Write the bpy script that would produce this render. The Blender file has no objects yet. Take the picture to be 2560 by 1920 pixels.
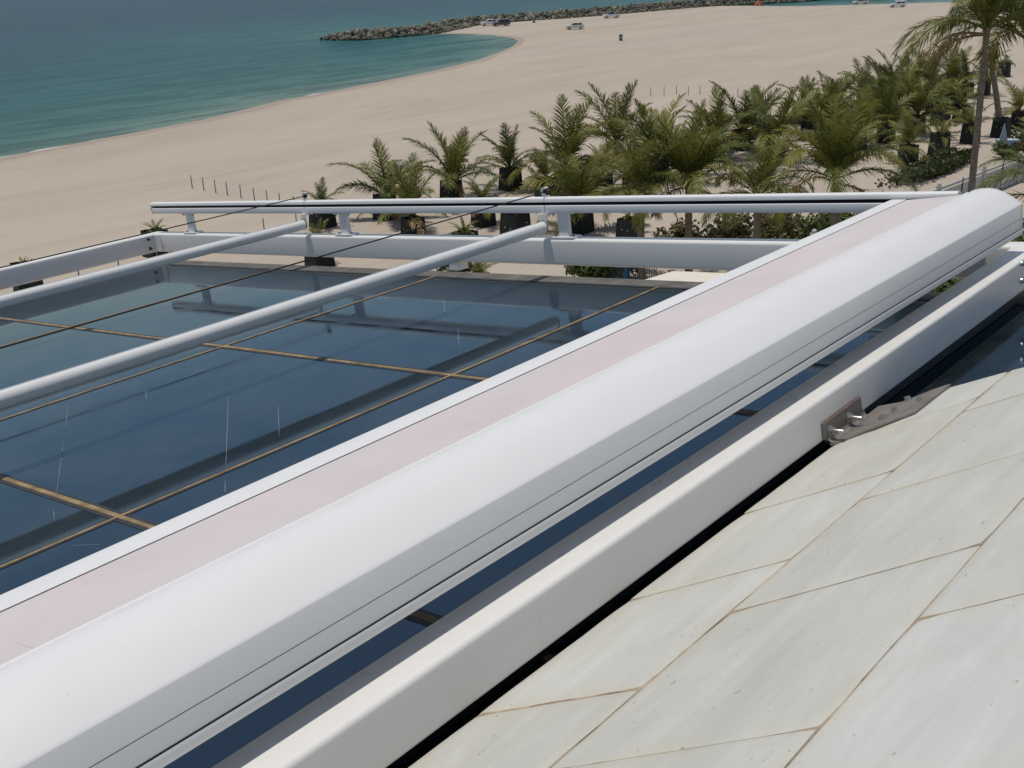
import bpy, bmesh, math, random
from mathutils import Vector, Matrix, Quaternion

# ------------------------------------------------------------------ camera, world, sun, exposure
scn = bpy.context.scene
COL = scn.collection
random.seed(7)
CAMZ = 20.0
# columns: camera right, up, back in world axes (X runs along the awning box, Y towards the sea)
W = Matrix(((0.646859, 0.297104, -0.702355), (-0.761985, 0.214541, -0.611024), (-0.030854, 0.930431, 0.365166)))
FPX = 2801.35
cam = bpy.data.cameras.new('camera')
cam.sensor_width = 36.0
cam.lens = 36.0 * FPX / 2560.0
cam.clip_start = 0.05
cam.clip_end = 60000
camo = bpy.data.objects.new('camera', cam)
COL.objects.link(camo)
camo.matrix_world = Matrix.Translation((0, 0, CAMZ)) @ W.to_4x4()
scn.camera = camo

SUN = Vector((-0.11, 0.150, 0.985)).normalized()
world = bpy.data.worlds.new('World')
scn.world = world
world.use_nodes = True
wn = world.node_tree
sky = wn.nodes.new('ShaderNodeTexSky')
sky.sky_type = 'NISHITA'
sky.sun_disc = False
sky.sun_elevation = math.asin(SUN.z)
sky.sun_rotation = math.atan2(SUN.x, SUN.y)
sky.altitude = 0
sky.air_density = 1.0
sky.dust_density = 0.2
sky.ozone_density = 3.0
bg = wn.nodes['Background']
hs = wn.nodes.new('ShaderNodeHueSaturation')      # pale, slightly hazy Gulf sky
hs.inputs['Saturation'].default_value = 0.74
wn.links.new(sky.outputs[0], hs.inputs['Color'])
wn.links.new(hs.outputs[0], bg.inputs[0])
bg.inputs[1].default_value = 0.078
sun = bpy.data.lights.new('sun', 'SUN')
sun.energy = 2.7
sun.angle = math.radians(0.55)
sun.color = (1.0, 0.94, 0.86)
suno = bpy.data.objects.new('sun', sun)
COL.objects.link(suno)
suno.rotation_euler = SUN.to_track_quat('Z', 'Y').to_euler()
suno.location = (0, 0, 60)
vs = scn.view_settings
vs.view_transform = 'Standard'
vs.look = 'None'
vs.exposure = 0.08
vs.gamma = 1.0
vs.use_curve_mapping = False

# ------------------------------------------------------------------ material helpers
def new_mat(name):
    m = bpy.data.materials.new(name)
    m.use_nodes = True
    nt = m.node_tree
    return m, nt, nt.nodes['Principled BSDF']

def N(nt, typ, **kw):
    n = nt.nodes.new(typ)
    for k, v in kw.items():
        if isinstance(k, str) and k in n.inputs.keys():
            n.inputs[k].default_value = v
        else:
            setattr(n, k, v)
    return n

def noise(nt, scale, detail=4, rough=0.55, vec=None, dist=0.0):
    n = nt.nodes.new('ShaderNodeTexNoise')
    n.inputs['Scale'].default_value = scale
    n.inputs['Detail'].default_value = detail
    n.inputs['Roughness'].default_value = rough
    n.inputs['Distortion'].default_value = dist
    if vec is not None:
        nt.links.new(vec, n.inputs['Vector'])
    return n.outputs['Fac']

def ramp(nt, fac, stops):
    r = nt.nodes.new('ShaderNodeValToRGB')
    el = r.color_ramp.elements
    while len(el) < len(stops):
        el.new(0.5)
    for e, (p, c) in zip(el, stops):
        e.position = p
        e.color = (c[0], c[1], c[2], 1) if not isinstance(c, (int, float)) else (c, c, c, 1)
    nt.links.new(fac, r.inputs['Fac'])
    return r.outputs['Color']

def mix(nt, fac, a, b, blend='MIX'):
    m = nt.nodes.new('ShaderNodeMix')
    m.data_type = 'RGBA'
    m.blend_type = blend
    for sock, v in ((m.inputs['Factor'], fac), (m.inputs['A'], a), (m.inputs['B'], b)):
        if hasattr(v, 'is_output'):
            nt.links.new(v, sock)
        elif isinstance(v, (int, float)):
            sock.default_value = v
        else:
            sock.default_value = (v[0], v[1], v[2], 1)
    return [o for o in m.outputs if o.type == 'RGBA'][0]

def objco(nt, scale=(1, 1, 1), rot=(0, 0, 0)):
    tc = nt.nodes.new('ShaderNodeTexCoord')
    mp = nt.nodes.new('ShaderNodeMapping')
    mp.inputs['Scale'].default_value = scale
    mp.inputs['Rotation'].default_value = rot
    nt.links.new(tc.outputs['Object'], mp.inputs['Vector'])
    return mp.outputs['Vector']

def bump(nt, bsdf, h, strength, dist=0.01):
    b = nt.nodes.new('ShaderNodeBump')
    b.inputs['Strength'].default_value = strength
    b.inputs['Distance'].default_value = dist
    nt.links.new(h, b.inputs['Height'])
    nt.links.new(b.outputs['Normal'], bsdf.inputs['Normal'])
    return b

def rnd(nt):
    return nt.nodes.new('ShaderNodeObjectInfo').outputs['Random']

def simple(name, col, rough=0.5, metal=0.0, spec=0.5, var=0.12, scale=6.0, bmp=0.0):
    m, nt, p = new_mat(name)
    v = objco(nt)
    f = noise(nt, scale, 5, 0.6, v)
    d = tuple(c * (1 - var) for c in col)
    b = tuple(min(1, c * (1 + var)) for c in col)
    nt.links.new(ramp(nt, f, [(0.3, d), (0.7, b)]), p.inputs['Base Color'])
    p.inputs['Roughness'].default_value = rough
    p.inputs['Metallic'].default_value = metal
    p.inputs['Specular IOR Level'].default_value = spec
    if bmp:
        bump(nt, p, noise(nt, scale * 6, 5, 0.6, v), bmp, 0.01)
    return m

MAT = {}
# white powder-coated aluminium and painted steel
def white_paint(name, col, rough, streak=0.0):
    m, nt, p = new_mat(name)
    v = objco(nt)
    f = noise(nt, 2.5, 6, 0.65, v)
    base = ramp(nt, f, [(0.25, tuple(c * 0.965 for c in col)), (0.75, col)])
    if streak:
        v2 = objco(nt, (14, 14, 0.9))
        s = noise(nt, 1.0, 5, 0.7, v2)
        s2 = ramp(nt, s, [(0.60, 0.0), (0.80, 1.0)])
        base = mix(nt, mix(nt, 1.0, s2, (streak, streak, streak), 'MULTIPLY'), base, (0.60, 0.53, 0.42))
        v3 = objco(nt, (1, 1, 1))
        sp = noise(nt, 55.0, 2, 0.5, v3)
        base = mix(nt, ramp(nt, sp, [(0.77, 0.0), (0.80, 0.5)]), base, (0.42, 0.36, 0.28))
    nt.links.new(base, p.inputs['Base Color'])
    p.inputs['Roughness'].default_value = rough
    rr = ramp(nt, noise(nt, 9, 4, 0.6, v), [(0.3, rough * 0.85), (0.7, min(1, rough * 1.2))])
    nt.links.new(rr, p.inputs['Roughness'])
    return m

MAT['alu_white'] = white_paint('white_powder_coat', (0.755, 0.755, 0.745), 0.36, 0.05)
MAT['steel_white'] = white_paint('white_painted_steel', (0.755, 0.748, 0.72), 0.30, 0.16)
MAT['alu_tube'] = white_paint('white_tube_paint', (0.74, 0.745, 0.725), 0.33)

def make_fabric():
    m, nt, p = new_mat('awning_cloth')
    v = objco(nt)
    base = ramp(nt, noise(nt, 3, 5, 0.6, v), [(0.3, (0.575, 0.525, 0.510)), (0.7, (0.625, 0.575, 0.560))])
    wv = nt.nodes.new('ShaderNodeTexWave')
    wv.inputs['Scale'].default_value = 160
    nt.links.new(v, wv.inputs['Vector'])
    nt.links.new(mix(nt, 0.06, base, wv.outputs['Color'], 'MULTIPLY'), p.inputs['Base Color'])
    p.inputs['Roughness'].default_value = 0.85
    p.inputs['Specular IOR Level'].default_value = 0.15
    wr = noise(nt, 1.0, 4, 0.5, objco(nt, (2.0, 7.0, 4.0)))
    bump(nt, p, wr, 0.35, 0.012)
    return m
MAT['fabric'] = make_fabric()

def make_glass():
    # solar-control coating: a tinted mirror with a thin film of dust
    m, nt, p = new_mat('reflective_tinted_glass')
    v = objco(nt)
    dirt = noise(nt, 1.1, 6, 0.7, v, 0.4)
    fine = noise(nt, 40, 3, 0.6, v)
    smear = noise(nt, 1.0, 5, 0.65, objco(nt, (0.8, 3.2, 1), (0, 0, 0.3)), 0.5)
    base = mix(nt, ramp(nt, dirt, [(0.30, 0.0), (0.80, 1.0)]), (0.118, 0.158, 0.182), (0.135, 0.165, 0.180))
    sp = ramp(nt, fine, [(0.79, 0.0), (0.82, 0.5)])
    nt.links.new(mix(nt, sp, base, (0.25, 0.26, 0.26)), p.inputs['Base Color'])
    p.inputs['Specular Tint'].default_value = (0.55, 0.66, 0.76, 1)
    nt.links.new(ramp(nt, dirt, [(0.30, 0.96), (0.55, 0.86), (0.85, 0.72)]), p.inputs['Metallic'])
    nt.links.new(ramp(nt, smear, [(0.35, 0.015), (0.8, 0.11)]), p.inputs['Roughness'])
    w = noise(nt, 0.75, 1, 0.4, v)
    bump(nt, p, w, 0.05, 0.05)
    return m
MAT['glass'] = make_glass()
MAT['seal'] = simple('tan_sealant', (0.26, 0.19, 0.105), 0.8, 0, 0.2, 0.45, 9.0, 0.5)
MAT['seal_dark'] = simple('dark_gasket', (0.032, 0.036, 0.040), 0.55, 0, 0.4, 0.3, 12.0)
MAT['edge_frame'] = simple('dusty_edge_frame', (0.12, 0.115, 0.105), 0.55, 0, 0.4, 0.35, 7.0, 0.2)
MAT['streak'] = simple('dried_drip', (0.19, 0.235, 0.255), 0.8, 0, 0.2, 0.3, 30.0)
MAT['black'] = simple('black_rubber', (0.012, 0.012, 0.014), 0.5, 0, 0.4, 0.3)
MAT['groove'] = simple('dark_groove', (0.02, 0.02, 0.03), 0.6, 0, 0.3, 0.3)
MAT['cable'] = simple('black_cable', (0.015, 0.015, 0.017), 0.45, 0, 0.4, 0.2, 40)
MAT['zinc'] = simple('zinc_bolt', (0.52, 0.52, 0.49), 0.33, 0.9, 0.5, 0.15, 60)
MAT['dark_bolt'] = simple('dark_bolt', (0.07, 0.07, 0.065), 0.4, 0.6, 0.5, 0.2, 60)
MAT['chrome'] = simple('dome_nut', (0.75, 0.75, 0.75), 0.15, 1.0, 0.5, 0.05, 60)

def make_bracket():
    m, nt, p = new_mat('galvanised_rusty_plate')
    v = objco(nt)
    f = noise(nt, 9, 7, 0.7, v)
    c = ramp(nt, f, [(0.25, (0.16, 0.135, 0.118)), (0.5, (0.225, 0.207, 0.19)), (0.8, (0.28, 0.265, 0.25))])
    s = ramp(nt, noise(nt, 22, 5, 0.7, v), [(0.64, 0.0), (0.74, 1.0)])
    nt.links.new(mix(nt, s, c, (0.20, 0.125, 0.08)), p.inputs['Base Color'])
    p.inputs['Roughness'].default_value = 0.6
    p.inputs['Metallic'].default_value = 0.25
    bump(nt, p, f, 0.25, 0.004)
    return m
MAT['bracket'] = make_bracket()
MAT['rust'] = simple('rusty_cut_edge', (0.24, 0.165, 0.12), 0.85, 0, 0.2, 0.35, 40, 0.3)

def make_slab():
    m, nt, p = new_mat('weathered_white_slab')
    v = objco(nt)
    r = rnd(nt)
    v1 = objco(nt, (1.2, 5.5, 3.0), (0, 0, 0.35))
    f = noise(nt, 1.6, 7, 0.62, v1, 0.6)
    c = ramp(nt, f, [(0.25, (0.455, 0.458, 0.425)), (0.5, (0.515, 0.518, 0.485)), (0.75, (0.575, 0.580, 0.555))])
    t = ramp(nt, r, [(0.0, (0.93, 0.93, 0.90)), (0.5, (1.0, 1.0, 0.985)), (1.0, (1.06, 1.06, 1.06))])
    c = mix(nt, 1.0, c, t, 'MULTIPLY')
    y = noise(nt, 2.2, 5, 0.7, v, 0.8)
    c = mix(nt, ramp(nt, y, [(0.56, 0.0), (0.80, 0.42)]), c, (0.52, 0.47, 0.35))
    ed = nt.nodes.new('ShaderNodeAttribute')
    ed.attribute_name = 'edge'
    en = mix(nt, 1.0, ed.outputs['Fac'], ramp(nt, noise(nt, 5.0, 6, 0.7, v, 0.5), [(0.36, 0.0), (0.66, 0.85)]), 'MULTIPLY')
    c = mix(nt, en, c, (0.52, 0.475, 0.36))
    sp = noise(nt, 30.0, 3, 0.6, objco(nt, (1, 2.2, 1)))
    c = mix(nt, ramp(nt, sp, [(0.695, 0.0), (0.72, 0.6)]), c, (0.23, 0.18, 0.13))
    hair = nt.nodes.new('ShaderNodeTexVoronoi')
    hair.feature = 'DISTANCE_TO_EDGE'
    hair.inputs['Scale'].default_value = 7.0
    vd = nt.nodes.new('ShaderNodeVectorMath')
    vd.operation = 'ADD'
    nz = nt.nodes.new('ShaderNodeTexNoise')
    nz.inputs['Scale'].default_value = 6.0
    nt.links.new(v, nz.inputs['Vector'])
    nt.links.new(v, vd.inputs[0])
    nt.links.new(nz.outputs['Color'], vd.inputs[1])
    nt.links.new(vd.outputs[0], hair.inputs['Vector'])
    hl = ramp(nt, hair.outputs['Distance'], [(0.0, 1.0), (0.006, 0.0)])
    hm = ramp(nt, noise(nt, 1.4, 3, 0.6, v), [(0.54, 0.0), (0.70, 0.38)])
    c = mix(nt, mix(nt, 1.0, hl, hm, 'MULTIPLY'), c, (0.30, 0.25, 0.18))
    nt.links.new(c, p.inputs['Base Color'])
    p.inputs['Roughness'].default_value = 0.62
    p.inputs['Specular IOR Level'].default_value = 0.35
    hb = mix(nt, 0.25, noise(nt, 3.0, 3, 0.5, v1), noise(nt, 60.0, 4, 0.6, v))
    bump(nt, p, hb, 0.55, 0.010)
    return m
MAT['slab'] = make_slab()
MAT['grout'] = simple('brown_yellow_grout', (0.32, 0.262, 0.188), 0.9, 0, 0.2, 0.58, 11.0, 0.6)
MAT['wall'] = simple('cream_render', (0.60, 0.56, 0.48), 0.85, 0, 0.2, 0.08, 1.5, 0.2)

# ------------------------------------------------------------------ mesh helpers
def mesh_of(name, verts, faces, smooth=None):
    me = bpy.data.meshes.new(name)
    me.from_pydata([tuple(v) for v in verts], [], faces)
    me.update()
    if smooth is not None:
        for p in me.polygons:
            p.use_smooth = True
        me.set_sharp_from_angle(angle=math.radians(smooth))
    return me

class MB:
    def __init__(self):
        self.v, self.f = [], []
    def add(self, verts, faces):
        o = len(self.v)
        self.v += [Vector(p) for p in verts]
        self.f += [tuple(i + o for i in fc) for fc in faces]
        return self
    def box(self, lo, hi):
        x0, y0, z0 = lo
        x1, y1, z1 = hi
        return self.add([(x0, y0, z0), (x1, y0, z0), (x1, y1, z0), (x0, y1, z0), (x0, y0, z1), (x1, y0, z1), (x1, y1, z1), (x0, y1, z1)],
                        [(0, 3, 2, 1), (4, 5, 6, 7), (0, 1, 5, 4), (1, 2, 6, 5), (2, 3, 7, 6), (3, 0, 4, 7)])
    def obox(self, c, ax, ay, az):
        c, ax, ay, az = Vector(c), Vector(ax), Vector(ay), Vector(az)
        vs = [c + ax * sx + ay * sy + az * sz for sz in (-1, 1) for sx, sy in ((-1, -1), (1, -1), (1, 1), (-1, 1))]
        return self.add(vs, [(0, 3, 2, 1), (4, 5, 6, 7), (0, 1, 5, 4), (1, 2, 6, 5), (2, 3, 7, 6), (3, 0, 4, 7)])
    def prism(self, prof, fn, t0, t1, caps=True):
        """extrude a closed 2-D profile; fn(u, v, t) -> point"""
        n = len(prof)
        vs = [fn(u, w, t0) for u, w in prof] + [fn(u, w, t1) for u, w in prof]
        fs = [(i, (i + 1) % n, n + (i + 1) % n, n + i) for i in range(n)]
        if caps:
            fs += [tuple(range(n))[::-1], tuple(range(n, 2 * n))]
        return self.add(vs, fs)
    def tube(self, pts, rad, seg=8, caps=True):
        pts = [Vector(p) for p in pts]
        rs = rad if isinstance(rad, (list, tuple)) else [rad] * len(pts)
        rings, o = [], len(self.v)
        vs, fs = [], []
        up = Vector((0.13, 0.31, 0.94))
        for i, p in enumerate(pts):
            t = (pts[min(i + 1, len(pts) - 1)] - pts[max(i - 1, 0)]).normalized()
            x = t.cross(up)
            if x.length < 1e-3:
                x = t.cross(Vector((1, 0, 0)))
            x.normalize()
            y = x.cross(t)
            vs += [p + (x * math.cos(a) + y * math.sin(a)) * rs[i] for a in [2 * math.pi * k / seg for k in range(seg)]]
        for i in range(len(pts) - 1):
            for k in range(seg):
                fs.append((i * seg + k, i * seg + (k + 1) % seg, (i + 1) * seg + (k + 1) % seg, (i + 1) * seg + k))
        if caps:
            fs += [tuple(range(seg))[::-1], tuple(range((len(pts) - 1) * seg, len(pts) * seg))]
        return self.add(vs, fs)
    def mesh(self, name, smooth=None):
        me = mesh_of(name, self.v, self.f, smooth)
        bm = bmesh.new()
        bm.from_mesh(me)
        bmesh.ops.recalc_face_normals(bm, faces=bm.faces)
        bm.to_mesh(me)
        bm.free()
        if smooth is not None:
            me.set_sharp_from_angle(angle=math.radians(smooth))
        return me

def rrect(u0, u1, v0, v1, r, seg=5):
    out = []
    for cx, cy, a0 in ((u1 - r, v1 - r, 0), (u0 + r, v1 - r, 90), (u0 + r, v0 + r, 180), (u1 - r, v0 + r, 270)):
        for k in range(seg + 1):
            a = math.radians(a0 + 90 * k / seg)
            out.append((cx + r * math.cos(a), cy + r * math.sin(a)))
    return out

def mtl(me, m):
    me.materials.clear()
    me.materials.append(MAT[m] if isinstance(m, str) else m)
    return me

def tag(o, label=None, cat=None, group=None, kind=None):
    if label: o['label'] = label
    if cat: o['category'] = cat
    if group: o['group'] = group
    if kind: o['kind'] = kind
    return o

def thing(name, base, label, cat, group=None, frame=None, rotz=0.0):
    """an Empty at a thing's base; parts drawn in frame coordinates are shifted by -base"""
    o = bpy.data.objects.new(name, None)
    o.empty_display_size = 0.2
    COL.objects.link(o)
    b = Vector(base)
    o.matrix_world = (frame or Matrix.Identity(4)) @ Matrix.Translation(b) @ Matrix.Rotation(rotz, 4, 'Z')
    o['_base'] = tuple(b)
    return tag(o, label, cat, group)

def part(name, me, mat, parent, local=False, loc=None):
    if mat is not None:
        mtl(me, mat)
    o = bpy.data.objects.new(name, me)
    COL.objects.link(o)
    o.parent = parent
    if loc is not None:
        o.location = loc
    elif not local and parent.type == 'EMPTY' and '_base' in parent:
        o.location = -Vector(parent['_base'])
    return o

# ------------------------------------------------------------------ roof frame: a = along awning box, b = down the slope, n = normal
S = 1.4
ROOF = Matrix.Translation((0, 0, CAMZ)) @ Matrix(((1, 0, 0, 0), (0, 0.992012, 0.126147, 0), (0, -0.126147, 0.992012, 0), (0, 0, 0, 1)))
def P(a, b, n):
    return Vector((a * S, b * S, n * S))
def along_a(u, v, t):      # profile in (b, n)
    return P(t, u, v)
def along_b(u, v, t):      # profile in (a, n)
    return P(u, t, v)
GL = -1.196

# ------------------------------------------------------------------ setting: sand, sea
def ray(px, py):
    return W @ Vector((px - 1280.0, 960.0 - py, -FPX))
def at(px, py, z=0.0):
    r = ray(px, py)
    k = (z - CAMZ) / r.z
    return Vector((r.x * k, r.y * k, z))
def pxm(px, py):
    p = at(px, py) - Vector((0, 0, CAMZ))
    return FPX / -(W.transposed() @ p).z

SHORE = [(-900, 545), (-400, 468), (0, 394), (190, 359), (350, 329), (520, 297), (700, 252), (850, 224), (1000, 194), (1100, 174), (1200, 149), (1255, 130), (1292, 113), (1304, 101), (1290, 93), (1240, 86.5), (1180, 83), (1110, 82)]
SPIT = [(1080, 78), (1140, 66), (1200, 59), (1300, 50), (1400, 44), (1500, 36), (1600, 27), (1700, 20), (1800, 14.5), (1870, 14.5), (1990, 15.5), (2100, 13), (2180, 10.5), (2300, 7.5), (2560, 0), (3000, -14), (3500, -28)]
shore = [at(x, y) for x, y in SHORE]
spit = [at(x, y) for x, y in SPIT]

def make_sand():
    m, nt, p = new_mat('beach_sand')
    v = objco(nt)
    vs_ = objco(nt, (0.016, 0.075, 1), (0, 0, -math.radians(18)))
    st = noise(nt, 1.0, 8, 0.68, vs_, 1.3)
    c = ramp(nt, st, [(0.30, (0.335, 0.290, 0.228)), (0.44, (0.415, 0.355, 0.285)), (0.60, (0.480, 0.412, 0.335))])
    big = noise(nt, 0.022, 6, 0.65, v, 0.8)
    c = mix(nt, ramp(nt, big, [(0.38, 0.0), (0.62, 0.50)]), c, (0.435, 0.372, 0.302))
    pale = noise(nt, 0.011, 5, 0.6, v, 1.2)
    c = mix(nt, ramp(nt, pale, [(0.52, 0.0), (0.66, 0.55)]), c, (0.395, 0.352, 0.300))
    vt = objco(nt, (0.05, 0.75, 1), (0, 0, -math.radians(24)))
    trk = noise(nt, 1.0, 5, 0.65, vt, 2.2)
    msk = ramp(nt, noise(nt, 0.05, 4, 0.6, v), [(0.46, 0.0), (0.62, 1.0)])
    tk = mix(nt, 1.0, ramp(nt, trk, [(0.53, 0.0), (0.64, 0.62)]), msk, 'MULTIPLY')
    c = mix(nt, tk, c, (0.300, 0.258, 0.205))
    gr = noise(nt, 5.0, 6, 0.75, v)
    c = mix(nt, 0.34, c, ramp(nt, gr, [(0.3, (0.285, 0.245, 0.195)), (0.7, (0.54, 0.47, 0.40))]))
    wet = nt.nodes.new('ShaderNodeAttribute')
    wet.attribute_name = 'wet'
    wn2 = nt.nodes.new('ShaderNodeMath')
    wn2.operation = 'ADD'
    nt.links.new(wet.outputs['Fac'], wn2.inputs[0])
    wobble = nt.nodes.new('ShaderNodeMath')
    wobble.operation = 'MULTIPLY_ADD'
    nt.links.new(noise(nt, 0.15, 4, 0.6, v), wobble.inputs[0])
    wobble.inputs[1].default_value = 0.7
    wobble.inputs[2].default_value = -0.35
    nt.links.new(wobble.outputs[0], wn2.inputs[1])
    c = mix(nt, ramp(nt, wn2.outputs[0], [(0.50, 0.0), (0.85, 0.62)]), c, (0.300, 0.245, 0.200))
    nt.links.new(c, p.inputs['Base Color'])
    p.inputs['Roughness'].default_value = 0.95
    p.inputs['Specular IOR Level'].default_value = 0.1
    hb = mix(nt, 0.5, noise(nt, 1.6, 6, 0.7, v), trk)
    bump(nt, p, hb, 0.55, 0.12)
    return m
MAT['sand'] = make_sand()

def build_sand():
    line = shore + spit
    n = len(line)
    def inland(i, d):
        t = (line[min(i + 1, n - 1)] - line[max(i - 1, 0)]).normalized()
        return line[i] + Vector((t.y, -t.x, 0)) * d
    verts, wetv, faces = [], [], []
    rows = [(-9.0, -1.2, 1.0), (0.0, -0.02, 1.0), (1.6, 0.0, 0.9), (3.4, 0.0, 0.2), (9.0, 0.0, 0.0)]
    ns = len(shore)
    for d, z, w in rows:
        for i in range(n):
            dd = d
            if i >= ns - 7 and d > 0: dd = d * 0.38
            q = inland(i, dd)
            verts.append((q.x, q.y, z))
            wetv.append(w)
    for r in range(len(rows) - 1):
        for i in range(n - 1):
            faces.append((r * n + i, r * n + i + 1, (r + 1) * n + i + 1, (r + 1) * n + i))
    bm = bmesh.new()
    bv = [bm.verts.new(v) for v in verts]
    for f in faces:
        bm.faces.new([bv[i] for i in f])
    last = [bv[(len(rows) - 1) * n + i] for i in range(n)]
    outer = [bm.verts.new(c) for c in ((9000, line[-1].y - 40, 0), (9000, -9000, 0), (-9000, -9000, 0), (-9000, -200, 0))]
    big = bm.faces.new(last + outer)
    wetv += [0.0] * 4
    bmesh.ops.recalc_face_normals(bm, faces=bm.faces)
    bmesh.ops.triangulate(bm, faces=[big])
    me = bpy.data.meshes.new('sand')
    bm.to_mesh(me)
    bm.free()
    if me.polygons[0].normal.z < 0:
        me.flip_normals()
    at_ = me.attributes.new('wet', 'FLOAT', 'POINT')
    for i, w in enumerate(wetv):
        at_.data[i].value = w
    o = bpy.data.objects.new('sand', mtl(me, 'sand'))
    COL.objects.link(o)
    tag(o, kind='structure')
build_sand()

def make_sea():
    m, nt, p = new_mat('sea_water')
    v = objco(nt)
    a = nt.nodes.new('ShaderNodeAttribute')
    a.attribute_name = 'depth'
    ad = nt.nodes.new('ShaderNodeMath')
    ad.operation = 'MULTIPLY_ADD'
    nt.links.new(noise(nt, 0.02, 5, 0.6, objco(nt, (0.6, 1.6, 1), (0, 0, -0.3))), ad.inputs[0])
    ad.inputs[1].default_value = 0.14
    nt.links.new(a.outputs['Fac'], ad.inputs[2])
    c = ramp(nt, ad.outputs[0], [(0.07, (0.165, 0.240, 0.200)), (0.13, (0.066, 0.165, 0.152)), (0.30, (0.030, 0.122, 0.126)), (0.60, (0.020, 0.086, 0.112)), (1.0, (0.018, 0.058, 0.092))])
    vw = objco(nt, (0.5, 1.3, 1), (0, 0, 0.35))
    wl = noise(nt, 0.16, 6, 0.7, objco(nt, (0.28, 1.5, 1), (0, 0, -0.12)), 0.6)
    c = mix(nt, ramp(nt, wl, [(0.42, 0.55), (0.56, 0.0)]), c, (0.012, 0.052, 0.066))
    nt.links.new(c, p.inputs['Base Color'])
    p.inputs['Roughness'].default_value = 0.25
    p.inputs['Specular IOR Level'].default_value = 0.012
    h1 = noise(nt, 0.9, 6, 0.65, vw, 0.3)
    h2 = noise(nt, 0.10, 4, 0.6, vw, 0.3)
    bump(nt, p, mix(nt, 0.45, h1, h2), 1.0, 0.9)
    return m
MAT['sea'] = make_sea()

def seg_dist(p, poly):
    best = 1e9
    for a, b in zip(poly[:-1], poly[1:]):
        ab = b - a
        t = max(0, min(1, (p - a).dot(ab) / ab.length_squared))
        best = min(best, (p - (a + ab * t)).length)
    return best

def build_sea():
    # grid of rows away from the shore; depth attribute is distance to the beach line
    xs = [-9000, -3000, -800, -300] + [-150 + 9 * i for i in range(72)] + [520, 600, 700, 900, 1300, 2500, 6000, 20000]
    ys = [-400, 0, 40, 70] + [82 + 7 * i for i in range(36)] + [345, 370, 400, 440, 500, 600, 800, 1200, 2500, 6000, 20000, 45000]
    z = -0.12
    verts = [(x, y, z) for y in ys for x in xs]
    nx = len(xs)
    faces = [(j * nx + i, j * nx + i + 1, (j + 1) * nx + i + 1, (j + 1) * nx + i) for j in range(len(ys) - 1) for i in range(nx - 1)]
    me = mesh_of('sea', verts, faces)
    at_ = me.attributes.new('depth', 'FLOAT', 'POINT')
    line = [Vector((p.x, p.y, 0)) for p in shore]
    line2 = [Vector((p.x, p.y, 0)) for p in spit[9:]]
    for i, v in enumerate(verts):
        q = Vector((v[0], v[1], 0))
        d = min(seg_dist(q, line), seg_dist(q, line2))
        at_.data[i].value = min(1.0, d / 170.0)
    o = bpy.data.objects.new('sea', mtl(me, 'sea'))
    COL.objects.link(o)
    tag(o, kind='structure')
build_sea()

MAT['foam'] = simple('sea_foam', (0.72, 0.73, 0.72), 0.8, 0, 0.2, 0.1, 3.0)
def build_foam():
    m = MB()
    rng = random.Random(3)
    pts = []
    for a, b in zip(shore[:-6], shore[1:-5]):
        k = max(2, int((b - a).length / 0.9))
        pts += [a.lerp(b, i / k) for i in range(k)]
    i = 0
    while i < len(pts) - 8:
        ln = rng.choice((4, 6, 9, 16, 26))
        if rng.random() < 0.55:
            seg = pts[i:i + ln]
            if len(seg) < 3: break
            t = (seg[-1] - seg[0]).normalized()
            nrm = Vector((-t.y, t.x, 0))
            off = rng.uniform(0.55, 1.1)
            vs_, fs = [], []
            for k, q in enumerate(seg):
                w = 0.34 * math.sin(math.pi * (k + 0.3) / (len(seg) - 0.4)) * rng.uniform(0.5, 1.2)
                c = q + nrm * (off + 0.22 * math.sin(k * 0.8 + i))
                vs_ += [(c + nrm * w) + Vector((0, 0, -0.105)), (c - nrm * w) + Vector((0, 0, -0.09))]
            fs = [(2 * k, 2 * k + 2, 2 * k + 3, 2 * k + 1) for k in range(len(seg) - 1)]
            m.add(vs_, fs)
        i += ln + rng.choice((3, 8, 20))
    o = bpy.data.objects.new('foam', mtl(m.mesh('foam'), 'foam'))
    COL.objects.link(o)
    tag(o, kind='structure')
build_foam()

# ------------------------------------------------------------------ villa body under the glass
def build_villa():
    t = thing('villa', (0, 4, -19), 'cream villa wall carrying the glass roof and white slab roof', 'villa', frame=Matrix.Translation((0, 0, CAMZ)))
    m = MB()
    a0, a1 = -8.0 * S, 4.30 * S
    def top(b):
        q = Vector((0, b * S, (GL - 0.11) * S))
        return (0.992012 * q.y + 0.126147 * q.z, -0.126147 * q.y + 0.992012 * q.z)
    y0, z0 = top(-4.0)
    y1, z1 = top(7.1)
    # sides of the room below, one wall mesh per side
    def wall(p, q, zt_p, zt_q, th):
        d = (Vector((q[0], q[1], 0)) - Vector((p[0], p[1], 0))).normalized()
        nrm = Vector((-d.y, d.x, 0)) * th
        vs_ = []
        for (x, y), zt in ((p, zt_p), (q, zt_q)):
            for s in (0, 1):
                for z in (-CAMZ, zt):
                    vs_.append((x + nrm.x * s, y + nrm.y * s, z))
        mm = MB().add(vs_, [(0, 1, 5, 4), (2, 6, 7, 3), (1, 3, 7, 5), (0, 4, 6, 2), (0, 2, 3, 1), (4, 5, 7, 6)])
        part('wall', mm.mesh('wall'), 'wall', t)
    wall((a1, y0), (a1, y1), z0, z1, 0.3)
    wall((a1 - 0.3, y1 - 0.3), (a0, y1 - 0.3), z1, z1, -0.3)
    wall((a0, y1 - 0.3), (a0, y0), z1, z0, 0.3)
    wall((a0, y0), (a1 - 0.3, y0), z0, z0, 0.3)
build_villa()

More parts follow.
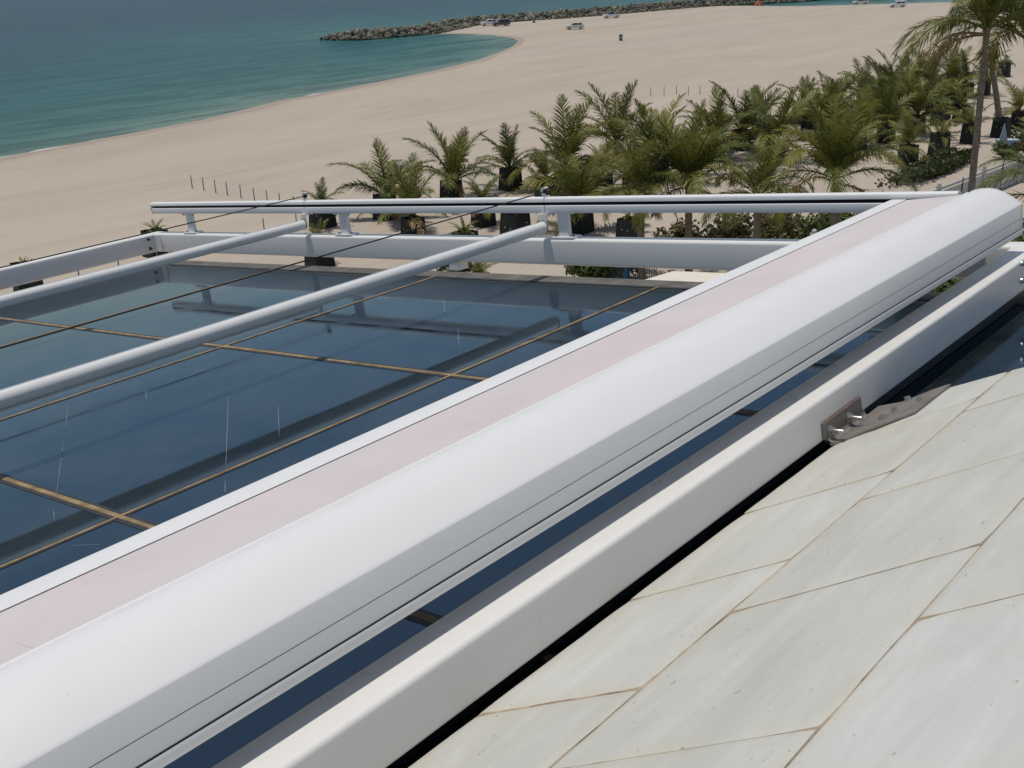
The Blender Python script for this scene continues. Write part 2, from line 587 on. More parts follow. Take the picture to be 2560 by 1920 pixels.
# ------------------------------------------------------------------ glass roof
def build_glass():
    t = thing('glass_roof', P(2, 4, GL), 'dark tinted reflective glass roof with tan sealed joints under the awning', 'glass roof', frame=ROOF)
    aj = [-4.42, -2.945, -1.45, 0.02, 1.49, 2.955, 4.42]
    bj = [-1.55, 0.0, 1.53, 3.06, 4.60, 6.10, 7.36]
    g = 0.012
    for i in range(len(aj) - 1):
        for j in range(len(bj) - 1):
            m = MB().box(P(aj[i] + g, bj[j] + g, GL - 0.010), P(aj[i + 1] - g, bj[j + 1] - g, GL))
            me = m.mesh('pane')
            o = part('pane', me, 'glass', t)
    rng = random.Random(5)
    def strip(vert, c, t0, t1, wd):
        k = 26
        m = MB()
        vs_, fs = [], []
        for i in range(k + 1):
            tt = t0 + (t1 - t0) * i / k
            w0 = wd * rng.uniform(0.75, 1.15)
            h = GL + 0.0028 + rng.uniform(0, 0.0012)
            e = rng.uniform(-0.0008, 0.0008)
            for dw, hh in ((-w0, GL - 0.004), (-w0 * 0.8, h), (w0 * 0.8, h), (w0, GL - 0.004)):
                vs_.append(P(c + e + dw, tt, hh) if vert else P(tt, c + e + dw, hh))
        for i in range(k):
            for q in range(3):
                fs.append((4 * i + q, 4 * i + 4 + q, 4 * i + 5 + q, 4 * i + 1 + q))
        m.add(vs_, fs)
        part('sealant_joint', m.mesh('sealant_joint', 40), 'seal', t)
    def gasket(vert, c, t0, t1, wd):
        h = GL + 0.0015
        m = MB()
        if vert: m.box(P(c - wd, t0, GL - 0.006), P(c + wd, t1, h))
        else: m.box(P(t0, c - wd, GL - 0.006), P(t1, c + wd, h))
        part('gasket', m.mesh('gasket'), 'seal_dark', t)
    for k, c in enumerate(bj[1:-1]):
        strip(False, c, aj[0], 4.53, 0.0095)
        gasket(False, c, aj[0] + 0.003, 4.44, 0.0150)
    for c in aj[1:-1]:
        strip(True, c, bj[0], bj[-1], 0.0125)
        gasket(True, c, bj[0] + 0.004, bj[-1] - 0.004, 0.0245)
    # edge frame along the far and the left eaves
    m = MB().prism(rrect(4.425, 4.545, GL - 0.03, GL + 0.004, 0.003, 2), along_b, bj[0], bj[-1] + 0.1)
    part('edge_frame', m.mesh('edge_frame', 40), 'edge_frame', t)
    m = MB().prism(rrect(7.365, 7.46, GL - 0.031, GL + 0.003, 0.003, 2), along_a, aj[0], 4.424)
    part('edge_frame', m.mesh('edge_frame', 40), 'edge_frame', t)
    m = MB().box(P(4.405, bj[0] + 0.005, GL - 0.02), P(4.424, bj[-1], GL + 0.0022))
    part('gasket', m.mesh('gasket'), 'seal_dark', t)
    # dried drips on the panes
    drips = [((170, 1010), (164, 1070)), ((159, 1104), (142, 1232)), ((134, 1275), (136, 1300)), ((571, 975), (565, 1166)), ((563, 1201), (563, 1232)),
             ((695, 1012), (698, 1088)), ((178, 1364), (250, 1361)), ((365, 975), (366, 1000)), ((1110, 742), (1112, 800)), ((1145, 820), (1148, 868))]
    for a, b in drips:
        q = []
        for (x, y) in (a, b):
            r = ROOF.to_3x3().inverted() @ ray(x, y)
            k = (GL + 0.0016) * S / r.z
            q.append(r * k)
        d = (q[1] - q[0])
        nr = Vector((-d.y, d.x, 0)).normalized() * 0.0018
        k = 9
        vs_ = []
        for i in range(k + 1):
            w = (0.35 + 0.65 * math.sin(math.pi * (i + 0.5) / (k + 1))) * rng.uniform(0.6, 1.1)
            c = q[0].lerp(q[1], i / k) + nr * rng.uniform(-0.5, 0.5)
            vs_ += [c - nr * w, c + nr * w]
        m = MB().add(vs_, [(2 * i, 2 * i + 1, 2 * i + 3, 2 * i + 2) for i in range(k)])
        part('dried_drip', m.mesh('dried_drip'), 'streak', t)
build_glass()

# ------------------------------------------------------------------ white slab roof
def slab_n(b):
    return -1.145 + 0.309 * (1.335 - b)
SN = Vector((0, 0.309, 1)).normalized()
def build_slabs():
    t = thing('slab_roof', P(1.6, 0.6, slab_n(0.6)), 'weathered white stone slab roof sloping down to the glass edge', 'roof', frame=ROOF)
    th = 0.022
    def q(a, b, off=0.0):
        return P(a, b, slab_n(b)) + SN * off * S
    c0, c1, c2, c3, c4, c5 = 1.317, 1.012, 0.632, 0.25, -0.13, -0.52
    E0 = [-1.20, -0.72, -0.23, 0.25, 0.73, 1.205, 1.685, 2.165]
    E1 = [-1.10, -0.60, -0.12, 0.34, 0.82, 1.308, 1.84, 2.345]
    polys = []
    for i in range(len(E0) - 1):
        polys.append([(E0[i], c0), (E0[i + 1], c0), (E1[i + 1], c1), (E1[i], c1)])
    polys.append([(2.165, c0), (2.69, c0), (2.90, c1), (2.345, c1)])
    polys.append([(2.69, c0), (3.085, 1.175), (3.15, c1), (2.90, c1)])
    F1 = [-1.10, -0.60, -0.05, 0.50, 1.05, 1.592, 2.155, 2.775, 3.15]
    F2 = [-0.95, -0.45, 0.10, 0.66, 1.20, 1.828, 2.40, 3.0, 3.205]
    for i in range(len(F1) - 1):
        polys.append([(F1[i], c1), (F1[i + 1], c1), (F2[i + 1], c2), (F2[i], c2)])
    G2 = [-0.70, -0.15, 0.40, 0.95, 1.528, 2.10, 2.70, 3.205]
    G3 = [-0.55, 0.0, 0.57, 1.14, 1.74, 2.33, 2.93, 3.27]
    for i in range(len(G2) - 1):
        polys.append([(G2[i], c2), (G2[i + 1], c2), (G3[i + 1], c3), (G3[i], c3)])
    H3 = [-0.9, -0.3, 0.27, 0.84, 1.42, 2.02, 2.65, 3.27]
    for i in range(len(H3) - 1):
        polys.append([(H3[i], c3), (H3[i + 1], c3), (H3[i + 1] + 0.2, c4), (H3[i] + 0.2, c4)])
    for i in range(len(H3) - 1):
        polys.append([(H3[i] + 0.45, c4), (H3[i + 1] + 0.45, c4), (H3[i + 1] + 0.65, c5), (H3[i] + 0.65, c5)])
    rng = random.Random(11)
    for pl in polys:
        lift = rng.uniform(-0.0012, 0.0012)
        # subdivide outline, wobble it, inset for the joint
        cx = sum(p[0] for p in pl) / len(pl)
        cy = sum(p[1] for p in pl) / len(pl)
        out = []
        for k in range(len(pl)):
            A, B = Vector(pl[k]), Vector(pl[(k + 1) % len(pl)])
            d = (B - A)
            nr = Vector((-d.y, d.x)).normalized()
            if (Vector((cx, cy)) - A).dot(nr) < 0: nr = -nr
            steps = 9
            wide = rng.uniform(0.0018, 0.0037)
            for s in range(steps):
                f = s / steps
                p_ = A + d * f + nr * (wide * rng.uniform(0.35, 0.95))
                if s == 0:
                    p_ = A + (Vector((cx, cy)) - A).normalized() * 0.0075
                out.append(p_)
        n = len(out)
        def ins(p_, e):
            d = Vector((cx, cy)) - p_
            return p_ + d.normalized() * e
        vs_ = [q(p_.x, p_.y, lift - th) for p_ in out]
        vs_ += [q(p_.x, p_.y, lift - 0.0018) for p_ in out]
        o2 = [ins(p_, rng.uniform(0.0025, 0.0055)) for p_ in out]
        o3 = [ins(p_, rng.uniform(0.012, 0.034)) for p_ in out]
        o4 = [ins(p_, rng.uniform(0.050, 0.085)) for p_ in out]
        vs_ += [q(p_.x, p_.y, lift - 0.0007) for p_ in o2]
        vs_ += [q(p_.x, p_.y, lift) for p_ in o3]
        vs_ += [q(p_.x, p_.y, lift + 0.0004) for p_ in o4]
        fs = []
        for r_ in range(4):
            fs += [(r_ * n + i, r_ * n + (i + 1) % n, (r_ + 1) * n + (i + 1) % n, (r_ + 1) * n + i) for i in range(n)]
        fs += [tuple(range(4 * n, 5 * n)), tuple(range(n))[::-1]]
        sm_ = MB().add(vs_, fs).mesh('slab', 50)
        ea = sm_.attributes.new('edge', 'FLOAT', 'POINT')
        for i in range(5 * n):
            ea.data[i].value = (1.0, 1.0, 0.85, 0.40, 0.0)[i // n]
        part('slab', sm_, 'slab', t)
    # mortar bed in the joints and the structural deck below
    bed = [(-1.1, 1.311), (2.69, 1.311), (3.075, 1.17), (3.142, 1.01), (3.198, 0.63), (3.26, 0.25), (3.4, c5), (-0.9, c5)]
    n = len(bed)
    top = [q(a, b, -0.0020) for a, b in bed]
    low = [q(a, b, -0.020) for a, b in bed]
    m = MB().add(low + top, [(i, (i + 1) % n, n + (i + 1) % n, n + i) for i in range(n)] + [tuple(range(n, 2 * n)), tuple(range(n))[::-1]])
    part('mortar_bed', m.mesh('mortar_bed'), 'grout', t)
    top = [q(a * 0.99, b - 0.02, -0.021) for a, b in bed]
    low = [P(a * 0.99, b - 0.02, GL + 0.006) for a, b in bed]
    m = MB().add(low + top, [(i, (i + 1) % n, n + (i + 1) % n, n + i) for i in range(n)] + [tuple(range(n, 2 * n)), tuple(range(n))[::-1]])
    part('deck_edge', m.mesh('deck_edge'), 'edge_frame', t)
build_slabs()

# ------------------------------------------------------------------ steel frame above the glass
def hexbolt(m, c, axis, r, h, seg=6):
    axis = Vector(axis).normalized()
    m.tube([Vector(c), Vector(c) + axis * h], r, seg)

def build_frame():
    t = thing('steel_frame', P(4.6, 4.6, GL), 'white painted hollow steel beam frame bolted round the glass roof', 'steel frame', frame=ROOF)
    top, bot = -1.0, -1.143
    r = 0.016
    # far beam
    m = MB().prism(rrect(4.576, 4.668, bot, top, r), along_b, 1.30, 7.86)
    part('beam', m.mesh('beam', 35), 'steel_white', t)
    # left beam
    m = MB().prism(rrect(7.742, 7.834, bot + 0.001, top - 0.001, r), along_a, -5.0, 4.574)
    part('beam', m.mesh('beam', 35), 'steel_white', t)
    # near beam, turned by a hair
    def near(u, v, tt):
        return P(tt, u + (tt - 2.6) * 0.0075, v)
    m = MB().prism(rrect(1.336, 1.447, bot + 0.016, top - 0.0005, 0.011, 6), near, -5.0, 4.572)
    part('beam', m.mesh('beam', 35), 'steel_white', t)
    m = MB().box(P(-5.0, 1.392, GL + 0.003), P(4.56, 1.412, bot + 0.02))  # added dark strip: blocks the see-through gap below the beam, keeps it black
    part('gap_shade_strip', m.mesh('gap_shade_strip'), 'seal_dark', t)
    # corner plates, weld beads and bolts
    m = MB().box(P(4.44, 7.733, bot + 0.006), P(4.572, 7.7415, top - 0.012))
    m.box(P(4.567, 7.655, bot + 0.006), P(4.5755, 7.732, top - 0.012))
    part('corner_plate', m.mesh('corner_plate'), 'steel_white', t)
    for a, n_ in ((4.515, -1.033), (4.517, -1.104)):
        m = MB()
        hexbolt(m, P(a, 7.733, n_), (0, -1, 0), 0.017, 0.014)
        m.tube([P(a, 7.733, n_), P(a, 7.733, n_) + Vector((0, -0.03, 0))], 0.009, 8)
        part('bolt', m.mesh('bolt', 40), 'dark_bolt', t)
    for k in range(5):
        m = MB().tube([P(4.5665, 7.650, -1.035 - 0.02 * k), P(4.5665, 7.643, -1.037 - 0.02 * k)], 0.006, 6)
        part('weld_bead', m.mesh('weld_bead', 60), 'steel_white', t)
    m = MB().box(P(4.30, 1.349, bot + 0.012), P(4.56, 1.3525, top - 0.02))
    for a, n_ in ((4.325, -1.012), (4.325, -1.078)):
        m = MB()
        c = P(a, 1.348, n_)
        m.tube([c, c + Vector((0, -0.008, 0)), c + Vector((0, -0.014, 0)), c + Vector((0, -0.02, 0)), c + Vector((0, -0.024, 0))], [0.017, 0.016, 0.014, 0.009, 0.001], 12)
        part('dome_nut', m.mesh('dome_nut', 50), 'chrome', t)
    # short stub posts from glass to far beam
    for b in (4.60, 7.55):
        m = MB().prism(rrect(4.580, 4.660, b - 0.055, b + 0.055, 0.008, 3), lambda u, w, tt: P(u, w, tt), GL + 0.002, bot)
        part('stub_post', m.mesh('stub_post', 35), 'steel_white', t)
    m = MB()
    hexbolt(m, P(4.580, 4.635, -1.166), (-1, 0, 0), 0.013, 0.012)
    part('bolt', m.mesh('bolt', 40), 'dark_bolt', t)
build_frame()

def build_bracket():
    sl = 0.0015
    def f(a, b, off):
        return P(a, b, slab_n(b)) + SN * off * S
    t = thing('angle_bracket', P(2.7, 1.30, slab_n(1.3)), 'rusty bent steel bracket bolting the white beam to the slab roof', 'bracket', frame=ROOF)
    def unslab(px, py, off):
        r = ROOF.to_3x3().inverted() @ ray(px, py)
        nn = Vector((0, 0.309, 1))
        d = (-1.145 + 0.309 * 1.335 + off) * S
        return r * (d / nn.dot(r))
    def unface(px, py, b):
        r = ROOF.to_3x3().inverted() @ ray(px, py)
        return r * (b * S / r.y)
    fb = 1.336 + (2.7 - 2.6) * 0.0075 - 0.0015
    lo = [(2065, 1103), (2076, 1110), (2287, 1029), (2376, 959), (2330, 974), (2256, 1004), (2196, 1015), (2168, 1037), (2158, 1028)]
    th = 0.0055
    topv = [unslab(x, y, th + 0.002) for x, y in lo]
    botv = [p - SN * th * S for p in topv]
    n = len(lo)
    m = MB().add(botv + topv, [(i, (i + 1) % n, n + (i + 1) % n, n + i) for i in range(n)] + [tuple(range(n, 2 * n)), tuple(range(n))[::-1]])
    part('base_flange', m.mesh('base_flange'), 'bracket', t)
    up_ = [unface(x, y, fb - 0.0045) for x, y in ((2057, 1061), (2152, 992), (2156, 1024), (2160, 1031), (2070, 1106), (2060, 1098))]
    # bottom edge of the upright drops to the flange
    back = [p + Vector((0, 0.0042 * S, 0)) for p in up_]
    n = len(up_)
    m = MB().add(up_ + back, [(i, (i + 1) % n, n + (i + 1) % n, n + i) for i in range(n)] + [tuple(range(n, 2 * n)), tuple(range(n))[::-1]])
    part('upright_flange', m.mesh('upright_flange'), 'bracket', t)
    # curved inner bend between the two
    vs_, fs = [], []
    e0, e1 = up_[4] + Vector((-0.006, 0, 0)), up_[3]
    for k in range(8):
        s = k / 7.0
        for E_ in (e0, e1):
            yb = E_.y - 0.026
            B_ = Vector((E_.x, yb, slab_n(yb / S) * S + 0.0085 * S))
            C_ = Vector((E_.x, E_.y - 0.0015, B_.z - 0.004))
            A_ = Vector((E_.x, E_.y - 0.0015, C_.z + 0.028))
            vs_.append(A_ * (1 - s) ** 2 + C_ * 2 * s * (1 - s) + B_ * s * s)
    for k in range(7):
        fs.append((2 * k, 2 * k + 1, 2 * k + 3, 2 * k + 2))
    m = MB().add(vs_, fs)
    part('bend', m.mesh('bend', 60), 'bracket', t)
    m = MB().tube([up_[0] + Vector((0, 0.002, 0)), up_[1] + Vector((0, 0.002, 0))], 0.0030, 6)
    part('cut_edge', m.mesh('cut_edge', 50), 'rust', t)
    for x, y in ((2075, 1075), (2121, 1042)):
        c = unface(x, y, fb - 0.0045)
        d = Vector((0, -1, 0))
        m = MB()
        m.tube([c, c + d * 0.003], 0.021, 14)
        m.tube([c + d * 0.003, c + d * 0.017], 0.0155, 6)
        b_ = part('bolt', m.mesh('bolt', 35), 'zinc', t)
        m = MB().tube([c + d * 0.017, c + d * 0.054, c + d * 0.057], [0.0085, 0.0085, 0.007], 12)
        part('shank', m.mesh('shank', 40), 'zinc', b_, local=True)
    for x, y in ((2206, 1046), (2238, 1025), (2270, 1000), (2302, 998)):
        c = unslab(x, y, th + 0.002)
        m = MB()
        m.tube([c, c + SN * 0.003], 0.017, 12)
        m.tube([c + SN * 0.003, c + SN * 0.014], 0.0135, 6)
        part('anchor_bolt', m.mesh('anchor_bolt', 35), 'zinc', t)
build_bracket()

# ------------------------------------------------------------------ awning: cassette, front bar, cloth
def build_awning():
    t = thing('roller_awning', P(2.3, 1.55, -0.957), 'long white awning cassette with rounded top, pinkish cloth and white front bar', 'awning', frame=ROOF)
    a0, a1 = -5.2, 4.6
    KC = 0.969            # box sits a little nearer than the rail
    bf = 1.432
    pt = lambda a_, b_, n_: P(a_, b_, n_) * KC
    ac = lambda u, v, t_: pt(t_, u, v)
    # rounded hood: from the rear foot of the face up over the crown to the lip above the cloth
    hood = [(bf, -0.957), (bf, -0.8385)]
    pts = [(bf + 0.0012, -0.8362), (bf + 0.005, -0.8328), (1.455, -0.8190), (1.478, -0.8035), (1.503, -0.7890), (1.530, -0.7782), (1.560, -0.7735), (1.590, -0.7750), (1.612, -0.7790), (1.625, -0.7835), (1.629, -0.7870)]
    inner = [(1.622, -0.7900), (1.60, -0.7925), (1.585, -0.825), (1.585, -0.940), (1.555, -0.957)]
    def pr(m_, prof, s, e):
        m_.prism(prof, ac, s, e)
    m = MB()
    pr(m, hood + pts + inner, a0, a1 - 0.012)
    # refine crown by splitting: smooth shading does the rest
    cas = part('cassette', m.mesh('cassette', 28), 'alu_white', t)
    prof2 = [(u + (0.0015 if u < 1.5 else -0.001), w + (0.0012 if w > -0.9 else 0.0)) for u, w in hood + pts + inner]
    m = MB()
    pr(m, [(bf - 0.0018, -0.9585), (bf - 0.0018, -0.8370)] + [(u, w + 0.0016) for u, w in pts] + [(1.6305, -0.7905), (1.60, -0.7945), (1.588, -0.825), (1.588, -0.942), (1.557, -0.9585)], a1 - 0.0118, a1)
    part('end_cap', m.mesh('end_cap', 28), 'alu_white', cas, local=True)
    # long panel joints on the face
    m = MB().box(pt(a0, bf - 0.0008, -0.8930), pt(a1 - 0.013, bf + 0.003, -0.8922))
    part('face_seam', m.mesh('face_seam'), 'groove', cas, local=True)
    m = MB().box(pt(a0, bf - 0.0010, -0.9345), pt(a1 - 0.013, bf + 0.003, -0.9322))
    part('face_groove', m.mesh('face_groove'), 'groove', cas, local=True)
    m = MB().prism(rrect(bf - 0.0030, bf + 0.004, -0.9562, -0.9350, 0.0012, 2), ac, a0, a1 - 0.013)
    part('lower_trim', m.mesh('lower_trim', 30), 'alu_white', cas, local=True)
    # lip bead between hood and cloth
    m = MB().tube([pt(a0, 1.6315, -0.7885), pt(a1 - 0.03, 1.6315, -0.7885)], 0.0085, 8)
    part('lip_bead', m.mesh('lip_bead', 60), 'alu_white', cas, local=True)
    # front bar
    m = MB().prism(rrect(1.883, 1.954, -0.872, -0.8098, 0.006, 3), along_a, a0, 4.578)
    bar = part('front_bar', m.mesh('front_bar', 30), 'alu_white', t)
    m = MB().box(P(a0, 1.8805, -0.8160), P(4.577, 1.884, -0.8108))
    part('bar_slot', m.mesh('bar_slot'), 'groove', bar, local=True)
    # cloth with slight sag and ripples
    nb, na = 8, 160
    vs_ = []
    for i in range(na + 1):
        a = a0 + (4.572 - a0) * i / na
        for j in range(nb + 1):
            s = j / nb
            b = 1.572 + (1.8825 - 1.572) * s
            sag = -0.0035 * math.sin(math.pi * s) - 0.0008 * math.sin(a * 5.1 + 1.3 * s) * math.sin(math.pi * s)
            vs_.append(P(a, b, -0.7835 - 0.028 * s + sag))
    fs = [(i * (nb + 1) + j, (i + 1) * (nb + 1) + j, (i + 1) * (nb + 1) + j + 1, i * (nb + 1) + j + 1) for i in range(na) for j in range(nb)]
    part('cloth', MB().add(vs_, fs).mesh('cloth', 60), 'fabric', t)
    for a in (0.62,):
        vs2 = []
        for j in range(9):
            s = j / 8
            b = 1.572 + 0.3095 * s
            z = -0.7835 - 0.028 * s - 0.0035 * math.sin(math.pi * s) + 0.0007
            vs2 += [P(a, b, z), P(a + 0.0045, b, z)]
        part('cloth_seam', MB().add(vs2, [(2 * j, 2 * j + 1, 2 * j + 3, 2 * j + 2) for j in range(8)]).mesh('cloth_seam', 60), 'fabric', t)
build_awning()

# ------------------------------------------------------------------ guide rail on posts
RB0, RB1 = 1.68, 7.72
def RO(b):
    return 0.0045 - 0.0028 * (7.7 - b)
def rail_b(u, v, t):
    return P(u, t, v + RO(t))
def build_rail():
    t = thing('guide_rail', P(4.612, 4.6, -1.0), 'white aluminium guide rail with a dark slot on short posts', 'guide rail', frame=ROOF)
    t0, t1 = -0.7725, -0.8560
    m = MB()
    m.prism(rrect(4.588, 4.640, -0.8560, -0.8150, 0.004, 3), rail_b, RB0, RB1 - 0.012)
    m.prism(rrect(4.618, 4.638, -0.818, -0.790, 0.003, 2), rail_b, RB0, RB1 - 0.012)
    prof = [(4.590, -0.7985), (4.590, -0.7860), (4.593, -0.7790), (4.600, -0.7745), (4.608, -0.7730), (4.617, -0.7725), (4.628, -0.7745), (4.637, -0.7805), (4.642, -0.790), (4.642, -0.7985)]
    m.prism(prof, rail_b, RB0, RB1 - 0.012)
    rl = part('rail', m.mesh('rail', 32), 'alu_white', t)
    m = MB().prism([(4.6165, -0.8155), (4.618, -0.8155), (4.618, -0.798), (4.6165, -0.798)], rail_b, RB0, RB1 - 0.012)
    m.prism([(4.596, -0.8148), (4.6164, -0.8148), (4.6164, -0.81), (4.596, -0.81)], rail_b, RB0 + 0.05, RB1 - 0.012)
    part('slot_lining', m.mesh('slot_lining'), 'groove', rl, local=True)
    m = MB().prism([(4.586, -0.8575), (4.586, -0.790), (4.594, -0.779), (4.607, -0.7722), (4.617, -0.7708), (4.628, -0.7730), (4.640, -0.782), (4.644, -0.792), (4.644, -0.8575)], rail_b, RB1 - 0.012, RB1)
    part('end_cap', m.mesh('end_cap', 25), 'alu_white', rl, local=True)
    m = MB()
    hexbolt(m, P(4.586, RB1 - 0.006, -0.812), (-1, 0, 0), 0.006, 0.004, 10)
    part('screw', m.mesh('screw'), 'dark_bolt', rl, local=True)
    m = MB().box(P(4.5874, 3.856, -0.8550 + RO(3.856)), P(4.5885, 3.8575, -0.8162 + RO(3.856)))
    part('rail_splice', m.mesh('rail_splice'), 'groove', rl, local=True)
    for b in (2.05, 3.756, 5.537, 7.265):
        m = MB().prism(rrect(4.600, 4.632, b - 0.034, b + 0.034, 0.005, 3), lambda u, w, tt: P(u, w, tt), -0.9905, -0.8625 + RO(b))
        post = part('post', m.mesh('post', 35), 'alu_white', t)
        m = MB().prism(rrect(4.581, 4.655, b - 0.088, b + 0.088, 0.02, 4), lambda u, w, tt: P(u, w, tt), -0.9995, -0.9905)
        part('base_plate', m.mesh('base_plate', 35), 'alu_white', post, local=True)
        m = MB().prism(rrect(4.592, 4.638, b - 0.075, b + 0.075, 0.004, 2), lambda u, w, tt: P(u, w, tt), -0.8625 + RO(b), -0.8567 + RO(b))
        part('top_plate', m.mesh('top_plate', 35), 'alu_white', post, local=True)
        for s in (-1, 1):
            m = MB()
            hexbolt(m, P(4.606, b + s * 0.060, -0.9905), (0, 0, 1), 0.010, 0.012)
            part('screw', m.mesh('screw', 40), 'dark_bolt', post, local=True)
            m = MB()
            hexbolt(m, P(4.606, b + s * 0.060, -0.8625 + RO(b)), (0, 0, -1), 0.009, 0.012)
            part('screw', m.mesh('screw', 40), 'dark_bolt', post, local=True)
    # pulley housings on the rail top
    for b in (3.862, 5.885):
        m = MB()
        vs_, fs = [], []
        arc = []
        for k in range(13):
            ang = math.radians(-10 + 200 * k / 12)
            arc.append((b - 0.004 + 0.023 * math.cos(ang), -0.742 + RO(b) + 0.021 * math.sin(ang)))
        arc = [(b + 0.010, -0.7745 + RO(b))] + arc[:9]
        for (u, w) in arc:
            cxx, cyy = b - 0.004, -0.747 + RO(b)
            du, dw = u - cxx, w - cyy
            L = math.hypot(du, dw)
            iu, iw = cxx + du * (L - 0.009) / L, cyy + dw * (L - 0.009) / L
            vs_ += [P(4.602, u, w), P(4.626, u, w), P(4.602, iu, iw), P(4.626, iu, iw)]
        for k in range(len(arc) - 1):
            o = 4 * k
            fs += [(o, o + 4, o + 5, o + 1), (o + 2, o + 3, o + 7, o + 6), (o, o + 2, o + 6, o + 4), (o + 1, o + 5, o + 7, o + 3)]
        m.add(vs_, fs)
        m.box(P(4.603, b - 0.020, -0.7755 + RO(b)), P(4.625, b + 0.016, -0.7655 + RO(b)))
        pu = part('pulley_housing', m.mesh('pulley_housing', 40), 'alu_white', t)
        m = MB().tube([P(4.606, b - 0.004, -0.748), P(4.622, b - 0.004, -0.746 + RO(b))], 0.0150, 14)
        part('pulley_wheel', m.mesh('pulley_wheel', 40), 'black', pu, local=True)
build_rail()

def build_tubes():
    for b, n_, lab in ((3.858, -0.933, 'white round support tube hung under the guide rail beside the front bar'),
                       (5.885, -0.924, 'white round support tube hung under the guide rail towards the left beam')):
        t = thing('support_tube', P(4.55, b, n_), lab, 'tube', 'round tubes under the awning rail', frame=ROOF)
        m = MB().tube([P(-5, b, n_), P(4.556, b, n_)], 0.0325 * S, 28, False)
        part('tube', m.mesh('tube', 50), 'alu_tube', t)
        m = MB().tube([P(4.556, b, n_), P(4.562, b, n_), P(4.5635, b, n_)], [0.0334 * S, 0.0334 * S, 0.031 * S], 28)
        part('end_cap', m.mesh('end_cap', 40), 'edge_frame', t)
        m = MB().box(P(4.5645, b - 0.024, n_ - 0.02), P(4.5725, b + 0.024, -0.866 + RO(b)))
        m.box(P(4.5645, b - 0.024, -0.866 + RO(b)), P(4.63, b + 0.024, -0.8585 + RO(b)))
        part('hanger', m.mesh('hanger'), 'alu_white', t)
    for b, n_, n2, lab in ((3.858, -0.752, -0.736, 'thin black cable running from the rail pulley above the front support tube'),
                       (5.881, -0.746, -0.730, 'thin black cable running from the rail pulley past the left beam corner')):
        pts = []
        for k in range(25):
            s = k / 24
            a = 4.60 + (-5 - 4.60) * s
            pts.append(P(a, b, n_ + (n2 - n_) * s - 0.016 * math.sin(math.pi * s)))
        o = bpy.data.objects.new('cable', mtl(MB().tube(pts, 0.0048, 6).mesh('cable', 60), 'cable'))
        COL.objects.link(o)
        o.matrix_world = ROOF
        tag(o, lab, 'cable', 'black awning cables')
build_tubes()
# ------------------------------------------------------------------ palms
def make_leaf(name, c_lo, c_hi, trans=0.25):
    m, nt, p = new_mat(name)
    r = rnd(nt)
    v = objco(nt)
    f = noise(nt, 1.3, 4, 0.6, v)
    ad = nt.nodes.new('ShaderNodeMath')
    ad.operation = 'MULTIPLY_ADD'
    nt.links.new(r, ad.inputs[0])
    ad.inputs[1].default_value = 0.6
    sc_ = nt.nodes.new('ShaderNodeMath')
    sc_.operation = 'MULTIPLY'
    nt.links.new(f, sc_.inputs[0])
    sc_.inputs[1].default_value = 0.5
    nt.links.new(sc_.outputs[0], ad.inputs[2])
    c = ramp(nt, ad.outputs[0], [(0.12, c_lo), (0.78, c_hi), (1.0, tuple(min(1, q * k_) for q, k_ in zip(c_hi, (1.5, 1.2, 1.2))))])
    nt.links.new(c, p.inputs['Base Color'])
    p.inputs['Roughness'].default_value = 0.42
    p.inputs['Specular IOR Level'].default_value = 0.25
    tr = nt.nodes.new('ShaderNodeBsdfTranslucent')
    nt.links.new(c, tr.inputs['Color'])
    ms = nt.nodes.new('ShaderNodeMixShader')
    ms.inputs[0].default_value = trans
    nt.links.new(p.outputs[0], ms.inputs[1])
    nt.links.new(tr.outputs[0], ms.inputs[2])
    nt.links.new(ms.outputs[0], nt.nodes['Material Output'].inputs['Surface'])
    return m
MAT['frond'] = make_leaf('palm_frond_green', (0.050, 0.074, 0.014), (0.195, 0.196, 0.044))
MAT['frond_dry'] = make_leaf('palm_frond_dry', (0.20, 0.125, 0.045), (0.33, 0.235, 0.10), 0.2)
MAT['leaf'] = make_leaf('shrub_leaf', (0.045, 0.070, 0.018), (0.11, 0.14, 0.035))
MAT['leaf_dark'] = make_leaf('hedge_leaf', (0.028, 0.042, 0.014), (0.075, 0.088, 0.028))
MAT['leaf_red'] = make_leaf('red_flower_leaf', (0.09, 0.02, 0.02), (0.20, 0.05, 0.04))
MAT['trunk'] = simple('palm_trunk', (0.205, 0.165, 0.125), 0.9, 0, 0.2, 0.35, 5.0, 0.6)
MAT['stub'] = simple('palm_fibre', (0.115, 0.085, 0.050), 0.95, 0, 0.1, 0.4, 9.0, 0.6)
MAT['cloth_black'] = simple('black_shade_cloth', (0.020, 0.024, 0.022), 0.75, 0, 0.25, 0.4, 3.0, 0.4)
MAT['soil'] = simple('planter_soil', (0.16, 0.12, 0.08), 0.95, 0, 0.1, 0.3, 8.0, 0.5)
MAT['hole'] = simple('pale_tie_patch', (0.42, 0.40, 0.34), 0.8, 0, 0.2, 0.2, 10)

